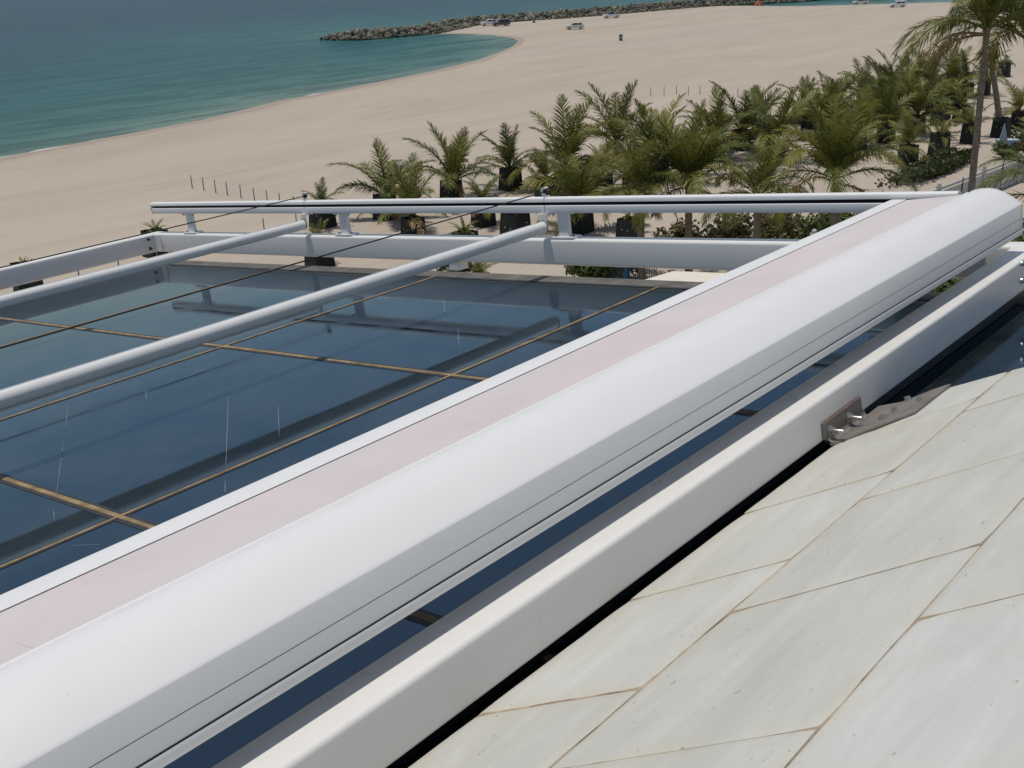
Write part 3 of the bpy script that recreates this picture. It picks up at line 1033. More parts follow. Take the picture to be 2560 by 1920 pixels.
def frond_mesh(name, L, e0, droop, nl, ll, seed, twist=0.0, hang=0.35, lw=0.085):
    """arched midrib in the XZ plane with paired leaflets"""
    rng = random.Random(seed)
    m = MB()
    K = 12
    pts, tans = [Vector((0, 0, 0))], []
    for k in range(K):
        s = (k + 0.5) / K
        e = math.radians(e0 - droop * s ** 1.5)
        side = math.radians(twist * s)
        d = Vector((math.cos(e) * math.cos(side), math.cos(e) * math.sin(side), math.sin(e)))
        tans.append(d)
        pts.append(pts[-1] + d * (L / K))
    tans.append(tans[-1])
    m.tube(pts, [0.045 * (1 - 0.85 * k / K) + 0.006 for k in range(K + 1)], 4)
    for i in range(nl):
        s = 0.14 + 0.86 * (i + 0.5) / nl
        x = s * K
        k = min(K - 1, int(x))
        p = pts[k].lerp(pts[k + 1], x - k)
        t = tans[k]
        up = Vector((0, 0, 1)) - t * t.z
        if up.length < 0.15:
            up = Vector((-1, 0, 0)) - t * (-t.x)
        up.normalize()
        lat = t.cross(up)
        prof = math.sin(math.pi * min(1, 0.16 + 0.80 * s)) ** 0.7
        ln = ll * prof * rng.uniform(0.8, 1.12)
        for sg in (-1, 1):
            if rng.random() < 0.06:
                continue
            ang = math.radians(58 - 30 * s + rng.uniform(-9, 9))
            lift = rng.uniform(-0.05, 0.38)
            d = (lat * sg * math.sin(ang) + t * math.cos(ang) + up * lift).normalized()
            wdir = (t - d * t.dot(d)).normalized()
            w = lw * (0.6 + 0.4 * prof) * rng.uniform(0.8, 1.15)
            q1 = p + d * ln * 0.45
            sagv = Vector((0, 0, -1)) * ln * hang * rng.uniform(0.6, 1.4)
            q2 = p + d * ln * 0.92 + sagv * 0.55
            m.add([p - wdir * w * 0.28, p + wdir * w * 0.28, q1 + wdir * w * 0.5 + sagv * 0.10, q1 - wdir * w * 0.5 + sagv * 0.10, q2],
                  [(0, 1, 2, 3), (3, 2, 4)])
    return mesh_of(name, m.v, m.f)

FR = {
    'up': [frond_mesh('frond_up', 3.4, 83 - 6 * i, 14 + 14 * i, 58, 0.95, 20 + i, (-8, 12, 5)[i], 0.22, 0.052) for i in range(3)],
    'mid': [frond_mesh('frond_mid', 3.5, 68 - 6 * i, 46 + 14 * i, 58, 1.0, 40 + i, (14, -18, 8)[i], 0.45, 0.052) for i in range(3)],
    'out': [frond_mesh('frond_out', 3.2, 46 - 9 * i, 74 + 12 * i, 54, 0.95, 60 + i, (-16, 16, 0)[i], 0.7, 0.052) for i in range(3)],
    'arch': [frond_mesh('frond_arch', 4.6, 54 - 14 * i, 92 + 10 * i, 78, 1.15, 80 + i, (16, -12, 6)[i], 0.8, 0.052) for i in range(3)],
    'dry': [frond_mesh('frond_dry', 2.4, 10 - 14 * i, 70, 30, 0.75, 100 + i, (12, -9)[i], 0.7, 0.052) for i in range(2)],
}
for k_, lst in FR.items():
    for me_ in lst:
        mtl(me_, 'frond_dry' if k_ == 'dry' else 'frond')

def add_frond(root, kind, i, pos, az, scale, roll=0.0, sx=1.0):
    o = bpy.data.objects.new('frond' if kind != 'dry' else 'dry_frond', FR[kind][i % len(FR[kind])])
    COL.objects.link(o)
    o.parent = root
    o.location = pos
    o.rotation_euler = (roll, 0, az)
    o.scale = (scale * sx, scale * sx, scale)
    return o

def stub_mesh(h, r):
    m = MB()
    k = 7
    m.tube([(0, 0, h * i / k) for i in range(k + 1)], [r * (1.15 - 0.35 * i / k) * (1.06 if i % 2 else 0.95) for i in range(k + 1)], 9)
    return m.mesh('trunk', 50)
STUB = mtl(stub_mesh(1.9, 0.20), 'stub')

# planter: square box of black cloth panels, slightly wider at the foot
PW, PH = 0.66, 2.0
def panel_mesh():
    m = MB()
    nx, nz = 6, 4
    vs_, rng = [], random.Random(2)
    for j in range(nz + 1):
        z = PH * j / nz
        hw = PW * (1.12 - 0.16 * j / nz)
        for i in range(nx + 1):
            u = -1 + 2 * i / nx
            bulge = 0.035 * math.sin(math.pi * i / nx) * math.sin(math.pi * (0.15 + 0.7 * j / nz)) + rng.uniform(-0.008, 0.008)
            top = rng.uniform(-0.04, 0.03) if j == nz else 0
            vs_.append((hw + bulge, u * hw, z + top))
    m.add(vs_, [(j * (nx + 1) + i, j * (nx + 1) + i + 1, (j + 1) * (nx + 1) + i + 1, (j + 1) * (nx + 1) + i) for j in range(nz) for i in range(nx)])
    n = len(vs_)
    return mesh_of('cloth_panel', m.v, m.f)
PANEL = mtl(panel_mesh(), 'cloth_black')
_m = MB()
for sx, sy in ((1, 1), (1, -1), (-1, 1), (-1, -1)):
    pass
POST = mtl(MB().tube([(PW * 1.12, PW * 1.12, 0), (PW * 0.96, PW * 0.96, PH + 0.05)], 0.035, 5).mesh('corner_stake'), 'cloth_black')
SOIL = mtl(MB().box((-PW * 0.95, -PW * 0.95, 1.50), (PW * 0.95, PW * 0.95, 1.62)).mesh('soil'), 'soil')
_m = MB()
for y_, z_ in ((-0.22, 1.15), (0.26, 1.08)):
    _m.box((PW * 1.055 + 0.034, y_ - 0.035, z_ - 0.06), (PW * 1.055 + 0.040, y_ + 0.035, z_ + 0.06))
HOLE = mtl(_m.mesh('tie_patch'), 'hole')

def planter(pos, rz, sc, label, group, h=1.0):
    t = thing('planter_box', pos, label, 'planter', group, rotz=rz)
    t.scale = (sc, sc, sc * h)
    def c(nm, me, k):
        o = bpy.data.objects.new(nm, me)
        COL.objects.link(o)
        o.parent = t
        o.rotation_euler = (0, 0, k * math.pi / 2)
        return o
    for k in range(4):
        pn = c('cloth_panel', PANEL, k)
        if k in (2, 3):
            hp = bpy.data.objects.new('tie_patch', HOLE)
            COL.objects.link(hp)
            hp.parent = pn
        c('corner_stake', POST, k)
    c('soil', SOIL, 0)
    return t

PL_LAB = 'square black cloth planter box holding a young palm on the sand'
PL_GRP = 'black cloth planters on the beach'
PM_LAB = 'young coconut palm growing out of a black cloth planter box'
PM_GRP = 'young palms in the black planters'

def young_palm(pos, htot, seed, label=PM_LAB, group=PM_GRP, base=1.5, full=1.0, dry=1, lean=0.0):
    rng = random.Random(seed)
    t = thing('palm_tree', pos, label, 'palm', group)
    t.rotation_euler = (rng.uniform(-.10, .10), rng.uniform(-.10, .10), 0)
    sh = max(0.7, htot - base - 0.2)
    k = sh / 3.2
    o = bpy.data.objects.new('trunk', STUB)
    COL.objects.link(o)
    o.parent = t
    st = min(1.0, 0.6 + 0.4 * k)
    o.location = (0, 0, base - 0.25)
    o.scale = (st * 0.95, st * 0.95, 0.42 * st)
    top = Vector((0, 0, base + 0.35 * st))
    a0 = rng.uniform(0, 6.28)
    nu, nm, no = int(2 + 1.4 * full), int(3 + 3.0 * full), int(4 + 3.2 * full)
    for i in range(nu):
        add_frond(t, 'up', rng.randrange(3), top, a0 + 2.4 * i + rng.uniform(-.3, .3), k * rng.uniform(0.82, 1.02), rng.uniform(-.15, .15), rng.uniform(0.8, 1.4))
    for i in range(nm):
        add_frond(t, 'mid', rng.randrange(3), top - Vector((0, 0, 0.08)), a0 + 1 + 6.283 * i / nm + rng.uniform(-.35, .35), k * rng.uniform(0.80, 1.12), rng.uniform(-.3, .3))
    for i in range(no):
        add_frond(t, 'out', rng.randrange(3), top - Vector((0, 0, 0.16)), a0 + 0.4 + 6.283 * i / no + rng.uniform(-.4, .4), k * rng.uniform(0.80, 1.15), rng.uniform(-.35, .35))
    for i in range(dry):
        add_frond(t, 'dry', i, top - Vector((0, 0, 0.22)), rng.uniform(0, 6.28), k * rng.uniform(0.7, 1.0), rng.uniform(-.2, .2))
    return t

VIEWROT = math.atan2(-0.611, -0.702) + math.pi / 4   # corner towards the building
palms = [
    (808, 566, 450, .5), (800, 664, 548, .4), (965, 547, 356, 1), (1035, 602, 403, .8), (1130, 508, 322, 1), (1209, 563, 432, .5), (1277, 474, 316, .9),
    (1165, 645, 540, .3), (1412, 468, 264, 1), (1368, 500, 368, .7), (1451, 579, 335, 1), (1540, 405, 223, 1), (1506, 481, 348, .9), (1647, 447, 240, 1),
    (1583, 500, 395, .6), (1572, 603, 525, .4), (1850, 374, 203, 1.2), (1936, 402, 222, 1.1), (2000, 310, 190, .9), (2140, 374, 235, 1), (2213, 356, 205, 1),
    (2178, 312, 185, 1), (2250, 300, 165, .9), (2286, 335, 175, 1), (2268, 410, 285, .6), (2346, 387, 300, .4), (2350, 313, 240, .5), (2424, 358, 255, .7),
    (2402, 304, 215, .6), (2546, 321, 205, .9), (2508, 192, 138, .5), (2060, 335, 180, 1), (2022, 350, 225, .8), (2092, 300, 178, 1), (2160, 275, 150, .9),
    (2198, 258, 142, .8), (2238, 254, 126, .9), (2282, 252, 138, .8), (2320, 248, 122, .8), (2372, 242, 120, .9), (2412, 243, 128, .8), (1900, 350, 228, .9),
    (1785, 395, 232, .9), (2332, 284, 172, .6), (2100, 352, 245, .7), (2458, 238, 150, .7), (1700, 415, 300, .7), (2385, 276, 178, .6), (395, 640, 548, .35), (75, 735, 640, .3),
]
for i, (x, y, ty, full) in enumerate(palms):
    if x > 2100: full *= .78
    pos = at(x, y)
    rng = random.Random(500 + i)
    h = (y - ty) / pxm(x, y) * 1.04
    ps = rng.uniform(0.92, 1.05)
    size = 'small' if h < 4.0 else ('tall' if h > 6.2 else 'medium')
    leaf = 'sparse' if full < .65 else ('full' if full >= 1 else 'loose')
    zone = 'in the dense back rows' if y < 345 else ('behind the guide rail' if y < 530 else 'close below the white frame')
    nd = 1 if rng.random() < .6 else 2
    drytxt = 'one dry frond' if nd == 1 else 'two dry fronds'
    planter(pos, VIEWROT + rng.uniform(-.22, .22), ps, 'black planter of the %s %s palm with %s %s' % (size, leaf, drytxt, zone), 'black cloth planters on the beach', rng.uniform(0.88, 1.02))
    young_palm(pos, max(h, 2.5), 900 + i, '%s %s potted young palm with %s %s' % (size, leaf, drytxt, zone), PM_GRP, full=full, dry=nd)
p8 = at(1290, 607)
planter(p8, VIEWROT, 1.12, 'wide black planter box holding only a short trimmed palm sprout', None, 0.98)
young_palm(p8, 2.35, 77, 'short trimmed palm sprout barely rising out of a wide black planter', None, base=1.2, full=-.6, dry=0)
young_palm(at(1195, 708), 2.2, 78, 'small spiky green plant on the sand below the glass roof edge', None, base=0.05, full=.9, dry=1)

def trunk_obj(t, pts, r0, r1, mat='trunk'):
    m = MB()
    k = 34
    P_, R_ = [], []
    pv = [Vector(p) for p in pts]
    for i in range(k + 1):
        s = i / k * (len(pv) - 1)
        j = min(len(pv) - 2, int(s))
        P_.append(pv[j].lerp(pv[j + 1], s - j))
        R_.append((r0 + (r1 - r0) * i / k) * (1.05 if i % 2 else 0.96) * (1.35 - 0.35 * min(1, i / 3)))
    m.tube(P_, R_, 10)
    return part('trunk', m.mesh('trunk', 60), mat, t)

def along(px, py, d):
    r = ray(px, py)
    return Vector((0, 0, CAMZ)) + r * (d / math.hypot(r.x, r.y))

def big_palm(base, crown, label, seed, scale, n=(4, 6, 9), dry=3, r=(0.19, 0.13), bend=0.0, name='palm_tree'):
    rng = random.Random(seed)
    b, c = Vector(base), Vector(crown)
    t = thing(name, b, label, 'palm')
    mid = b.lerp(c, 0.5) + Vector((bend, -bend * 0.6, 0))
    q = []
    for i in range(9):
        s = i / 8
        q.append(b * (1 - s) ** 2 + mid * 2 * s * (1 - s) + c * s * s)
    trunk_obj(t, q, r[0], r[1])
    top = c - b
    a0 = rng.uniform(0, 6.28)
    for i in range(n[0]):
        add_frond(t, 'up', i, top, a0 + 1.9 * i, scale * 1.12 * rng.uniform(.85, 1.05), rng.uniform(-.2, .2), rng.uniform(.9, 1.5))
    for i in range(n[1]):
        add_frond(t, 'mid', rng.randrange(3), top, a0 + 6.283 * i / n[1] + rng.uniform(-.3, .3), scale * 1.15 * rng.uniform(.85, 1.05), rng.uniform(-.2, .2))
    for i in range(n[2]):
        add_frond(t, 'arch', rng.randrange(3), top - Vector((0, 0, .12)), a0 + .5 + 6.283 * i / n[2] + rng.uniform(-.25, .25), scale * rng.uniform(.85, 1.05), rng.uniform(-.25, .25))
    for i in range(dry):
        add_frond(t, 'dry', i, top - Vector((0, 0, .3)), rng.uniform(0, 6.28), scale * 1.2, rng.uniform(-.2, .2))
    return t
big_palm((58.0, 35.6, 0), (57.86, 35.72, 6.3), 'large coconut palm with long arching fronds behind the guide rail', 31, 1.30, (6, 8, 10), 2, (0.26, 0.20))
big_palm((54.9, 24.6, 0), (54.6, 24.9, 8.3), 'large coconut palm with broad fronds spreading towards the ball topped fence', 32, 1.18, (6, 8, 10), 2, (0.26, 0.20))
big_palm((52.4, 17.2, 0), (52.2, 17.35, 16.0), 'tall coconut palm with a slender bare grey trunk beside the fence', 33, 1.05, (4, 7, 8), 2, (0.19, 0.13), 0.10)
big_palm((59.6, 14.9, 0), (57.6, 17.3, 15.2), 'tall dark crowned coconut palm leaning towards the slender trunked one', 34, 1.2, (3, 7, 14), 2, (0.2, 0.14), 0.3)
for px_, py_, d_, lab_, sd_ in ((1600, 478, 67, 'broad low coconut palm between the rail post and the large arching palm', 41), (1895, 486, 64, 'broad low coconut palm between the two large palms behind the rail', 42)):
    c_ = along(px_, py_, d_)
    big_palm((c_.x + .2, c_.y - .1, 0), c_, lab_, sd_, 0.98, (2, 6, 10), 2, (0.25, 0.2))
cr_ = along(2650, 505, 44)
big_palm((cr_.x + .3, cr_.y - .3, 0), cr_, 'lower coconut palm whose fronds reach over the awning cassette end', 35, 0.85, (3, 6, 9), 1)
# leaning palm whose trunk rises from a planter
bp = at(2500, 343)
hp_ = 178 / pxm(2500, 343)
planter(bp, VIEWROT, 1.0, 'black cloth planter box at the foot of the leaning brown trunk', None)
big_palm((bp.x, bp.y, 0.2), (bp.x - 1.15, bp.y + 1.4, hp_), 'leaning brown trunked palm rising from a black planter box', 36, 0.62, (2, 4, 6), 4, (0.34, 0.24), 0.25)

# ------------------------------------------------------------------ shrubs
def bush(label, c, rx, ry, rz, n, ls, mat, seed, cat='shrub', group=None, clumps=9, name='shrub'):
    rng = random.Random(seed)
    m = MB()
    cl = [(Vector((rng.uniform(-.75, .75) * rx, rng.uniform(-.75, .75) * ry, rng.uniform(.25, .8) * rz)), rng.uniform(.3, .55)) for _ in range(clumps)]
    for i in range(n):
        cc, cr = rng.choice(cl)
        d = Vector((rng.gauss(0, 1), rng.gauss(0, 1), rng.gauss(0, 1))).normalized()
        p = cc + Vector((d.x * rx * cr, d.y * ry * cr, d.z * rz * cr * .9)) * rng.uniform(.6, 1.05)
        if p.z < 0.03: p.z = rng.uniform(0.03, .3 * rz)
        u = Vector((rng.gauss(0, 1), rng.gauss(0, 1), rng.gauss(0, .6))).normalized()
        w = u.cross(d)
        if w.length < .1: continue
        w.normalize()
        l_, wd = ls * rng.uniform(.6, 1.3), ls * rng.uniform(.25, .45)
        m.add([p - u * l_ * .5, p + w * wd, p + u * l_ * .5, p - w * wd], [(0, 1, 2, 3)])
    t = thing(name, c, label, cat, group)
    part('foliage', mesh_of('foliage', m.v, m.f), mat, t, local=True)
    sm = MB()
    for cc, cr in cl:
        sm.tube([(cc.x * .3, cc.y * .3, 0), (cc.x * .7, cc.y * .7, cc.z * .6), tuple(cc)], [0.04, 0.03, 0.012], 5)
    part('stems', sm.mesh('stems'), 'stub', t, local=True)
    return t
bush('dense bright green hedge beside the blue picket fence', at(1505, 702), 3.0, 1.6, 2.0, 2600, .34, 'leaf', 1, 'hedge', clumps=16, name='hedge')
bush('dark shrub beside the small spiky plant near the glass edge', at(1140, 700), 1.5, 1.1, 1.5, 900, .3, 'leaf_dark', 2)
hb = at(2330, 432)
t_ = bush('low dark green hedge along the inner side of the ball topped fence', hb, 8.5, 1.5, 1.15, 5200, .32, 'leaf_dark', 3, 'hedge', clumps=46, name='hedge')
bush('yellow green shrub in front of the pale blue box', at(2508, 392), 2.0, 1.4, 1.3, 900, .3, 'leaf', 4)
bush('red flowering bush at the far end of the fence', at(2570, 372), 2.2, 1.6, 1.9, 1100, .3, 'leaf_dark', 5)
bush('low red flower clump at the foot of the fence end bush', at(2556, 378), 1.2, .9, .9, 420, .22, 'leaf_red', 6)
k = 0
MAT['leaf_olive'] = make_leaf('dry_olive_leaf', (0.045, 0.047, 0.016), (0.125, 0.108, 0.042))
for x, y, rx, rz, lab in ((1835, 655, 2.8, 3.0, 'dry brownish shrub below the guide rail between palm trunk and front bar'), (1700, 640, 1.7, 2.6, 'dry brown shrub between the rail post and the large arching palm'), (1940, 640, 2.4, 3.0, 'dense brown green shrub close to the front bar edge'), (1880, 640, 2.4, 2.2, 'broad olive shrub below the guide rail near the front bar'), (1990, 620, 2.6, 2.4, 'tall olive shrub close behind the front bar end'),
                          (1770, 640, 1.8, 1.6, 'small olive shrub at the foot of the large arching palm'), (2110, 600, 2.4, 2.4, 'leafy shrub behind the awning cloth far corner')):
    k += 1
    bush(lab, at(x, y), rx, rx * .8, rz, 1500, .34, 'leaf_olive' if k < 4 else ('leaf' if k % 2 else 'leaf_dark'), 10 + k, clumps=14)
for x, y, rx, rz, lab in ((2372, 742, 1.8, 1.3, 'garden shrub seen in the gap between cassette and near beam'), (2560, 770, 1.6, 2.0, 'bright green garden shrub beyond the near beam end'),
                          (2545, 640, 2.2, 1.9, 'garden shrub below the awning cassette end'), (2460, 700, 1.8, 1.0, 'low garden shrub beyond the near beam corner')):
    k += 1
    bush(lab, at(x, y), rx, rx * .8, rz, 1200, .36, 'leaf', 20 + k, clumps=10)

# ------------------------------------------------------------------ ball topped fence, paving, canopy, picket fence
MAT['fence'] = simple('white_fence_board', (0.47, 0.47, 0.45), 0.7, 0, 0.3, 0.12, 2.0, 0.15)
MAT['concrete'] = simple('grey_paving', (0.30, 0.29, 0.27), 0.9, 0, 0.2, 0.15, 1.2, 0.2)
MAT['canvas'] = simple('cream_canvas', (0.70, 0.66, 0.57), 0.85, 0, 0.15, 0.05, 2.0)
MAT['teal'] = simple('teal_picket', (0.045, 0.085, 0.10), 0.55, 0, 0.4, 0.25, 4.0)
MAT['blue'] = simple('blue_post', (0.035, 0.12, 0.22), 0.5, 0, 0.4, 0.2, 4.0)
MAT['pale_blue'] = simple('pale_blue_paint', (0.36, 0.44, 0.48), 0.6, 0, 0.3, 0.08, 3.0)
def build_fence():
    Q = [at(x_, y_, 2.6) for x_, y_ in ((2270, 485), (2327, 453), (2444, 411), (2552, 379))]
    xs = [Q[0].x - 13, Q[0].x - 6.6] + [q_.x for q_ in Q] + [Q[3].x + 7.5]
    sl_ = (Q[3].y - Q[0].y) / (Q[3].x - Q[0].x)
    def yf(x): return Q[0].y + (x - Q[0].x) * sl_
    t = thing('ball_fence', (84, yf(84), 0), 'white boarded fence with ball topped posts behind the palms', 'fence')
    for x in xs:
        m = MB().box((x - .16, yf(x) - .16, 0), (x + .16, yf(x) + .16, 2.25))
        m.box((x - .2, yf(x) - .2, 2.25), (x + .2, yf(x) + .2, 2.32))
        po = part('post', m.mesh('post'), 'fence', t)
        rr = [(0.02, 0), (0.10, .03), (0.155, .10), (0.165, .17), (0.14, .25), (0.08, .31), (0.01, .335)]
        m = MB().tube([(x, yf(x), 2.29 + z) for _, z in rr], [r for r, _ in rr], 12)
        part('ball', m.mesh('ball', 70), 'fence', po, local=True)
    for a, b in zip(xs[:-1], xs[1:]):
        n = max(4, int((b - a - .32) / .62))
        w = (b - a - .34) / n
        for i in range(n):
            x0 = a + .17 + i * w
            m = MB()
            y0, y1 = yf(x0), yf(x0 + w)
            m.obox(((x0 + w / 2), (y0 + y1) / 2, .92), (w / 2 - .012, 0, 0), (0, .022, 0), (0, 0, .90))
            part('board', m.mesh('board'), 'fence', t)
        for z, h_ in ((2.06, .10), (.30, .05)):
            m = MB().obox(((a + b) / 2, (yf(a) + yf(b)) / 2 + (0 if z > 1 else -.07), z), ((b - a) / 2 - .165, (yf(b) - yf(a)) / 2, 0), (0, .05, 0), (0, 0, h_))
            part('rail', m.mesh('rail'), 'fence', t)
        xm = (a + b) / 2
        m = MB().box((xm - .035, yf(xm) - .10, 0), (xm + .035, yf(xm) - .03, 2.3))
        part('stay_post', m.mesh('stay_post'), 'black', t)
build_fence()
pv = MB().add([(20, -30, .004), (125, -30, .004), (125, 22.0, .004), (62, 26.0, .004), (20, 28.0, .004)], [(0, 1, 2, 3, 4)]).mesh('paving')
o = bpy.data.objects.new('paving', mtl(pv, 'concrete'))
COL.objects.link(o)
tag(o, kind='structure')

def build_canopy():
    A, B, C = at(1612, 699, 3.0), at(1683, 677.5, 3.0), at(1840, 684, 3.0)
    e1 = (C - B)
    e1 = e1 / e1.length * 4.2
    e2 = (A - B)
    e2 = e2 / e2.length * 4.2
    t = thing('canvas_canopy', (B + (e1 + e2) * .5) * Vector((1, 1, 0)) if False else Vector(((B + (e1 + e2) * .5).x, (B + (e1 + e2) * .5).y, 0)), 'flat cream canvas canopy on posts beside the blue picket fence', 'canopy')
    n = 10
    vs_ = []
    for j in range(n + 1):
        for i in range(n + 1):
            q = B + e1 * (i / n) + e2 * (j / n)
            q.z = 3.0 - 0.05 * math.sin(math.pi * i / n) * math.sin(math.pi * j / n)
            vs_.append(q)
    part('canvas', MB().add(vs_, [(j * (n + 1) + i, j * (n + 1) + i + 1, (j + 1) * (n + 1) + i + 1, (j + 1) * (n + 1) + i) for j in range(n) for i in range(n)]).mesh('canvas', 60), 'canvas', t)
    cs = [B, B + e1, B + e1 + e2, B + e2]
    for i in range(4):
        a, b = cs[i], cs[(i + 1) % 4]
        part('valance', MB().add([a, b, b - Vector((0, 0, .16)), a - Vector((0, 0, .16))], [(0, 1, 2, 3)]).mesh('valance'), 'canvas', t)
        q = a.lerp(B + (e1 + e2) * .5, .03)
        part('pole', MB().tube([(q.x, q.y, 0), (q.x, q.y, 2.97)], .035, 8).mesh('pole', 60), 'pale_blue', t)
build_canopy()
def build_pickets():
    A, B = at(1492, 716), at(1640, 716)
    t = thing('picket_fence', A.lerp(B, .5), 'dark teal picket fence with a blue post in front of the hedge', 'fence')
    n = 26
    for i in range(n + 1):
        q = A.lerp(B, i / n)
        part('picket', MB().tube([(q.x, q.y, 0), (q.x, q.y, 1.35)], .022, 5).mesh('picket'), 'teal', t)
    for z in (.25, 1.2):
        part('rail', MB().tube([(A.x, A.y, z), (B.x, B.y, z)], .024, 5).mesh('rail'), 'teal', t)
    q = at(1567, 718)
    part('post', MB().box((q.x - .14, q.y - .14, 0), (q.x + .14, q.y + .14, 1.7)).mesh('post'), 'blue', t)
build_pickets()
def build_box():
    c = at(2513, 378)
    t = thing('utility_box', c, 'pale blue box with a tall pointed fin among the planters', 'box', rotz=math.atan2(-.762, .647))
    part('body', MB().box((-.85, -.55, 0), (1.05, .55, 1.05)).mesh('body'), 'pale_blue', t, local=True)
    part('lid', MB().box((-.88, -.58, 1.05), (1.08, .58, 1.13)).mesh('lid'), 'pale_blue', t, local=True)
    part('fin', MB().prism([(-.95, 1.13), (-.15, 1.13), (-.62, 2.75)], lambda u, w, tt: Vector((u, tt, w)), -.58, -.50).mesh('fin'), 'pale_blue', t, local=True)
build_box()

# ------------------------------------------------------------------ beach posts, bins
MAT['pole'] = simple('grey_beach_pole', (0.15, 0.15, 0.155), 0.6, 0.2, 0.4, 0.2, 5.0)
MAT['bin_blue'] = simple('dark_blue_bin', (0.07, 0.10, 0.14), 0.5, 0, 0.4, 0.2, 4.0)
POLE = mtl(MB().tube([(0, 0, -.1), (0, 0, 1.2), (0, 0, 1.215)], [.048, .045, .02], 8).mesh('beach_post', 60), 'pole')
def post_row(pts, label, group):
    rng = random.Random(len(pts))
    ORD = ('first', 'second', 'third', 'fourth', 'fifth', 'sixth', 'seventh', 'eighth', 'ninth')
    for k_, (x, y) in enumerate(pts):
        o = bpy.data.objects.new('beach_post', POLE)
        COL.objects.link(o)
        o.location = at(x, y)
        o.rotation_euler = (rng.uniform(-.03, .03), rng.uniform(-.03, .03), 0)
        tag(o, label % ORD[k_], 'post', group)
post_row([(481, 471), (510, 477), (540, 483), (569, 489), (603, 496), (637, 504), (669, 511), (701, 518), (737, 526)], '%s post from the seaward end of the grey row on open sand', 'posts on the open sand')
post_row([(1627, 240), (1660, 239), (1691, 236), (1721, 238), (1750, 237), (1781, 238), (1844, 242)], '%s slim grey post from the open end of the row beyond the palms', 'posts beyond the palms')
post_row([(199, 700), (298, 676), (394, 652), (662, 585), (742, 571)], '%s slim grey post from the beam end of the row below the frame', 'posts below the frame')
def bin_(x, y, h, label, mat='bin_blue'):
    c = at(x, y)
    t = thing('litter_bin', c, label, 'bin', rotz=math.atan2(-.762, .647))
    part('body', MB().prism(rrect(-.36, .36, -.32, .32, .06, 3), lambda u, w, tt: Vector((u * (.9 + .1 * tt), w * (.9 + .1 * tt), tt)), 0.06, h * .86).mesh('body', 40), mat, t, local=True)
    part('lid', MB().prism(rrect(-.40, .40, -.36, .36, .08, 3), lambda u, w, tt: Vector((u, w, tt)), h * .86, h).mesh('lid', 40), mat, t, local=True)
    part('notice', MB().box((-.16, -.345, h * .42), (.16, -.335, h * .72)).mesh('notice'), 'hole', t, local=True)
    for s in (-1, 1):
        part('wheel', MB().tube([(s * .28, .24, .07), (s * .34, .24, .07)], .07, 10).mesh('wheel', 50), 'black', t, local=True)
bin_(1552, 102, 1.3, 'dark blue litter bin alone on the open sand')
bin_(1335, 57, 1.1, 'small blue bin at the foot of the breakwater rocks')

# ------------------------------------------------------------------ breakwater
MAT['rock'] = None
def make_rock():
    m, nt, p = new_mat('breakwater_rock')
    v = objco(nt)
    f = noise(nt, 1.7, 5, 0.65, v)
    c = ramp(nt, f, [(0.3, (0.085, 0.082, 0.062)), (0.5, (0.175, 0.165, 0.130)), (0.75, (0.30, 0.285, 0.240))])
    t = ramp(nt, rnd(nt), [(0.0, (0.55, 0.56, 0.52)), (1.0, (1.35, 1.3, 1.25))])
    nt.links.new(mix(nt, 1.0, c, t, 'MULTIPLY'), p.inputs['Base Color'])
    p.inputs['Roughness'].default_value = 0.9
    return m
MAT['rock'] = make_rock()
def rock_mesh(seed):
    rng = random.Random(seed)
    bm = bmesh.new()
    bmesh.ops.create_icosphere(bm, subdivisions=1, radius=1.0)
    for v in bm.verts:
        v.co *= rng.uniform(.72, 1.12)
        v.co.z *= .78
        v.co.x *= 1.2
    me = bpy.data.meshes.new('rock')
    bm.to_mesh(me)
    bm.free()
    return mtl(me, 'rock')
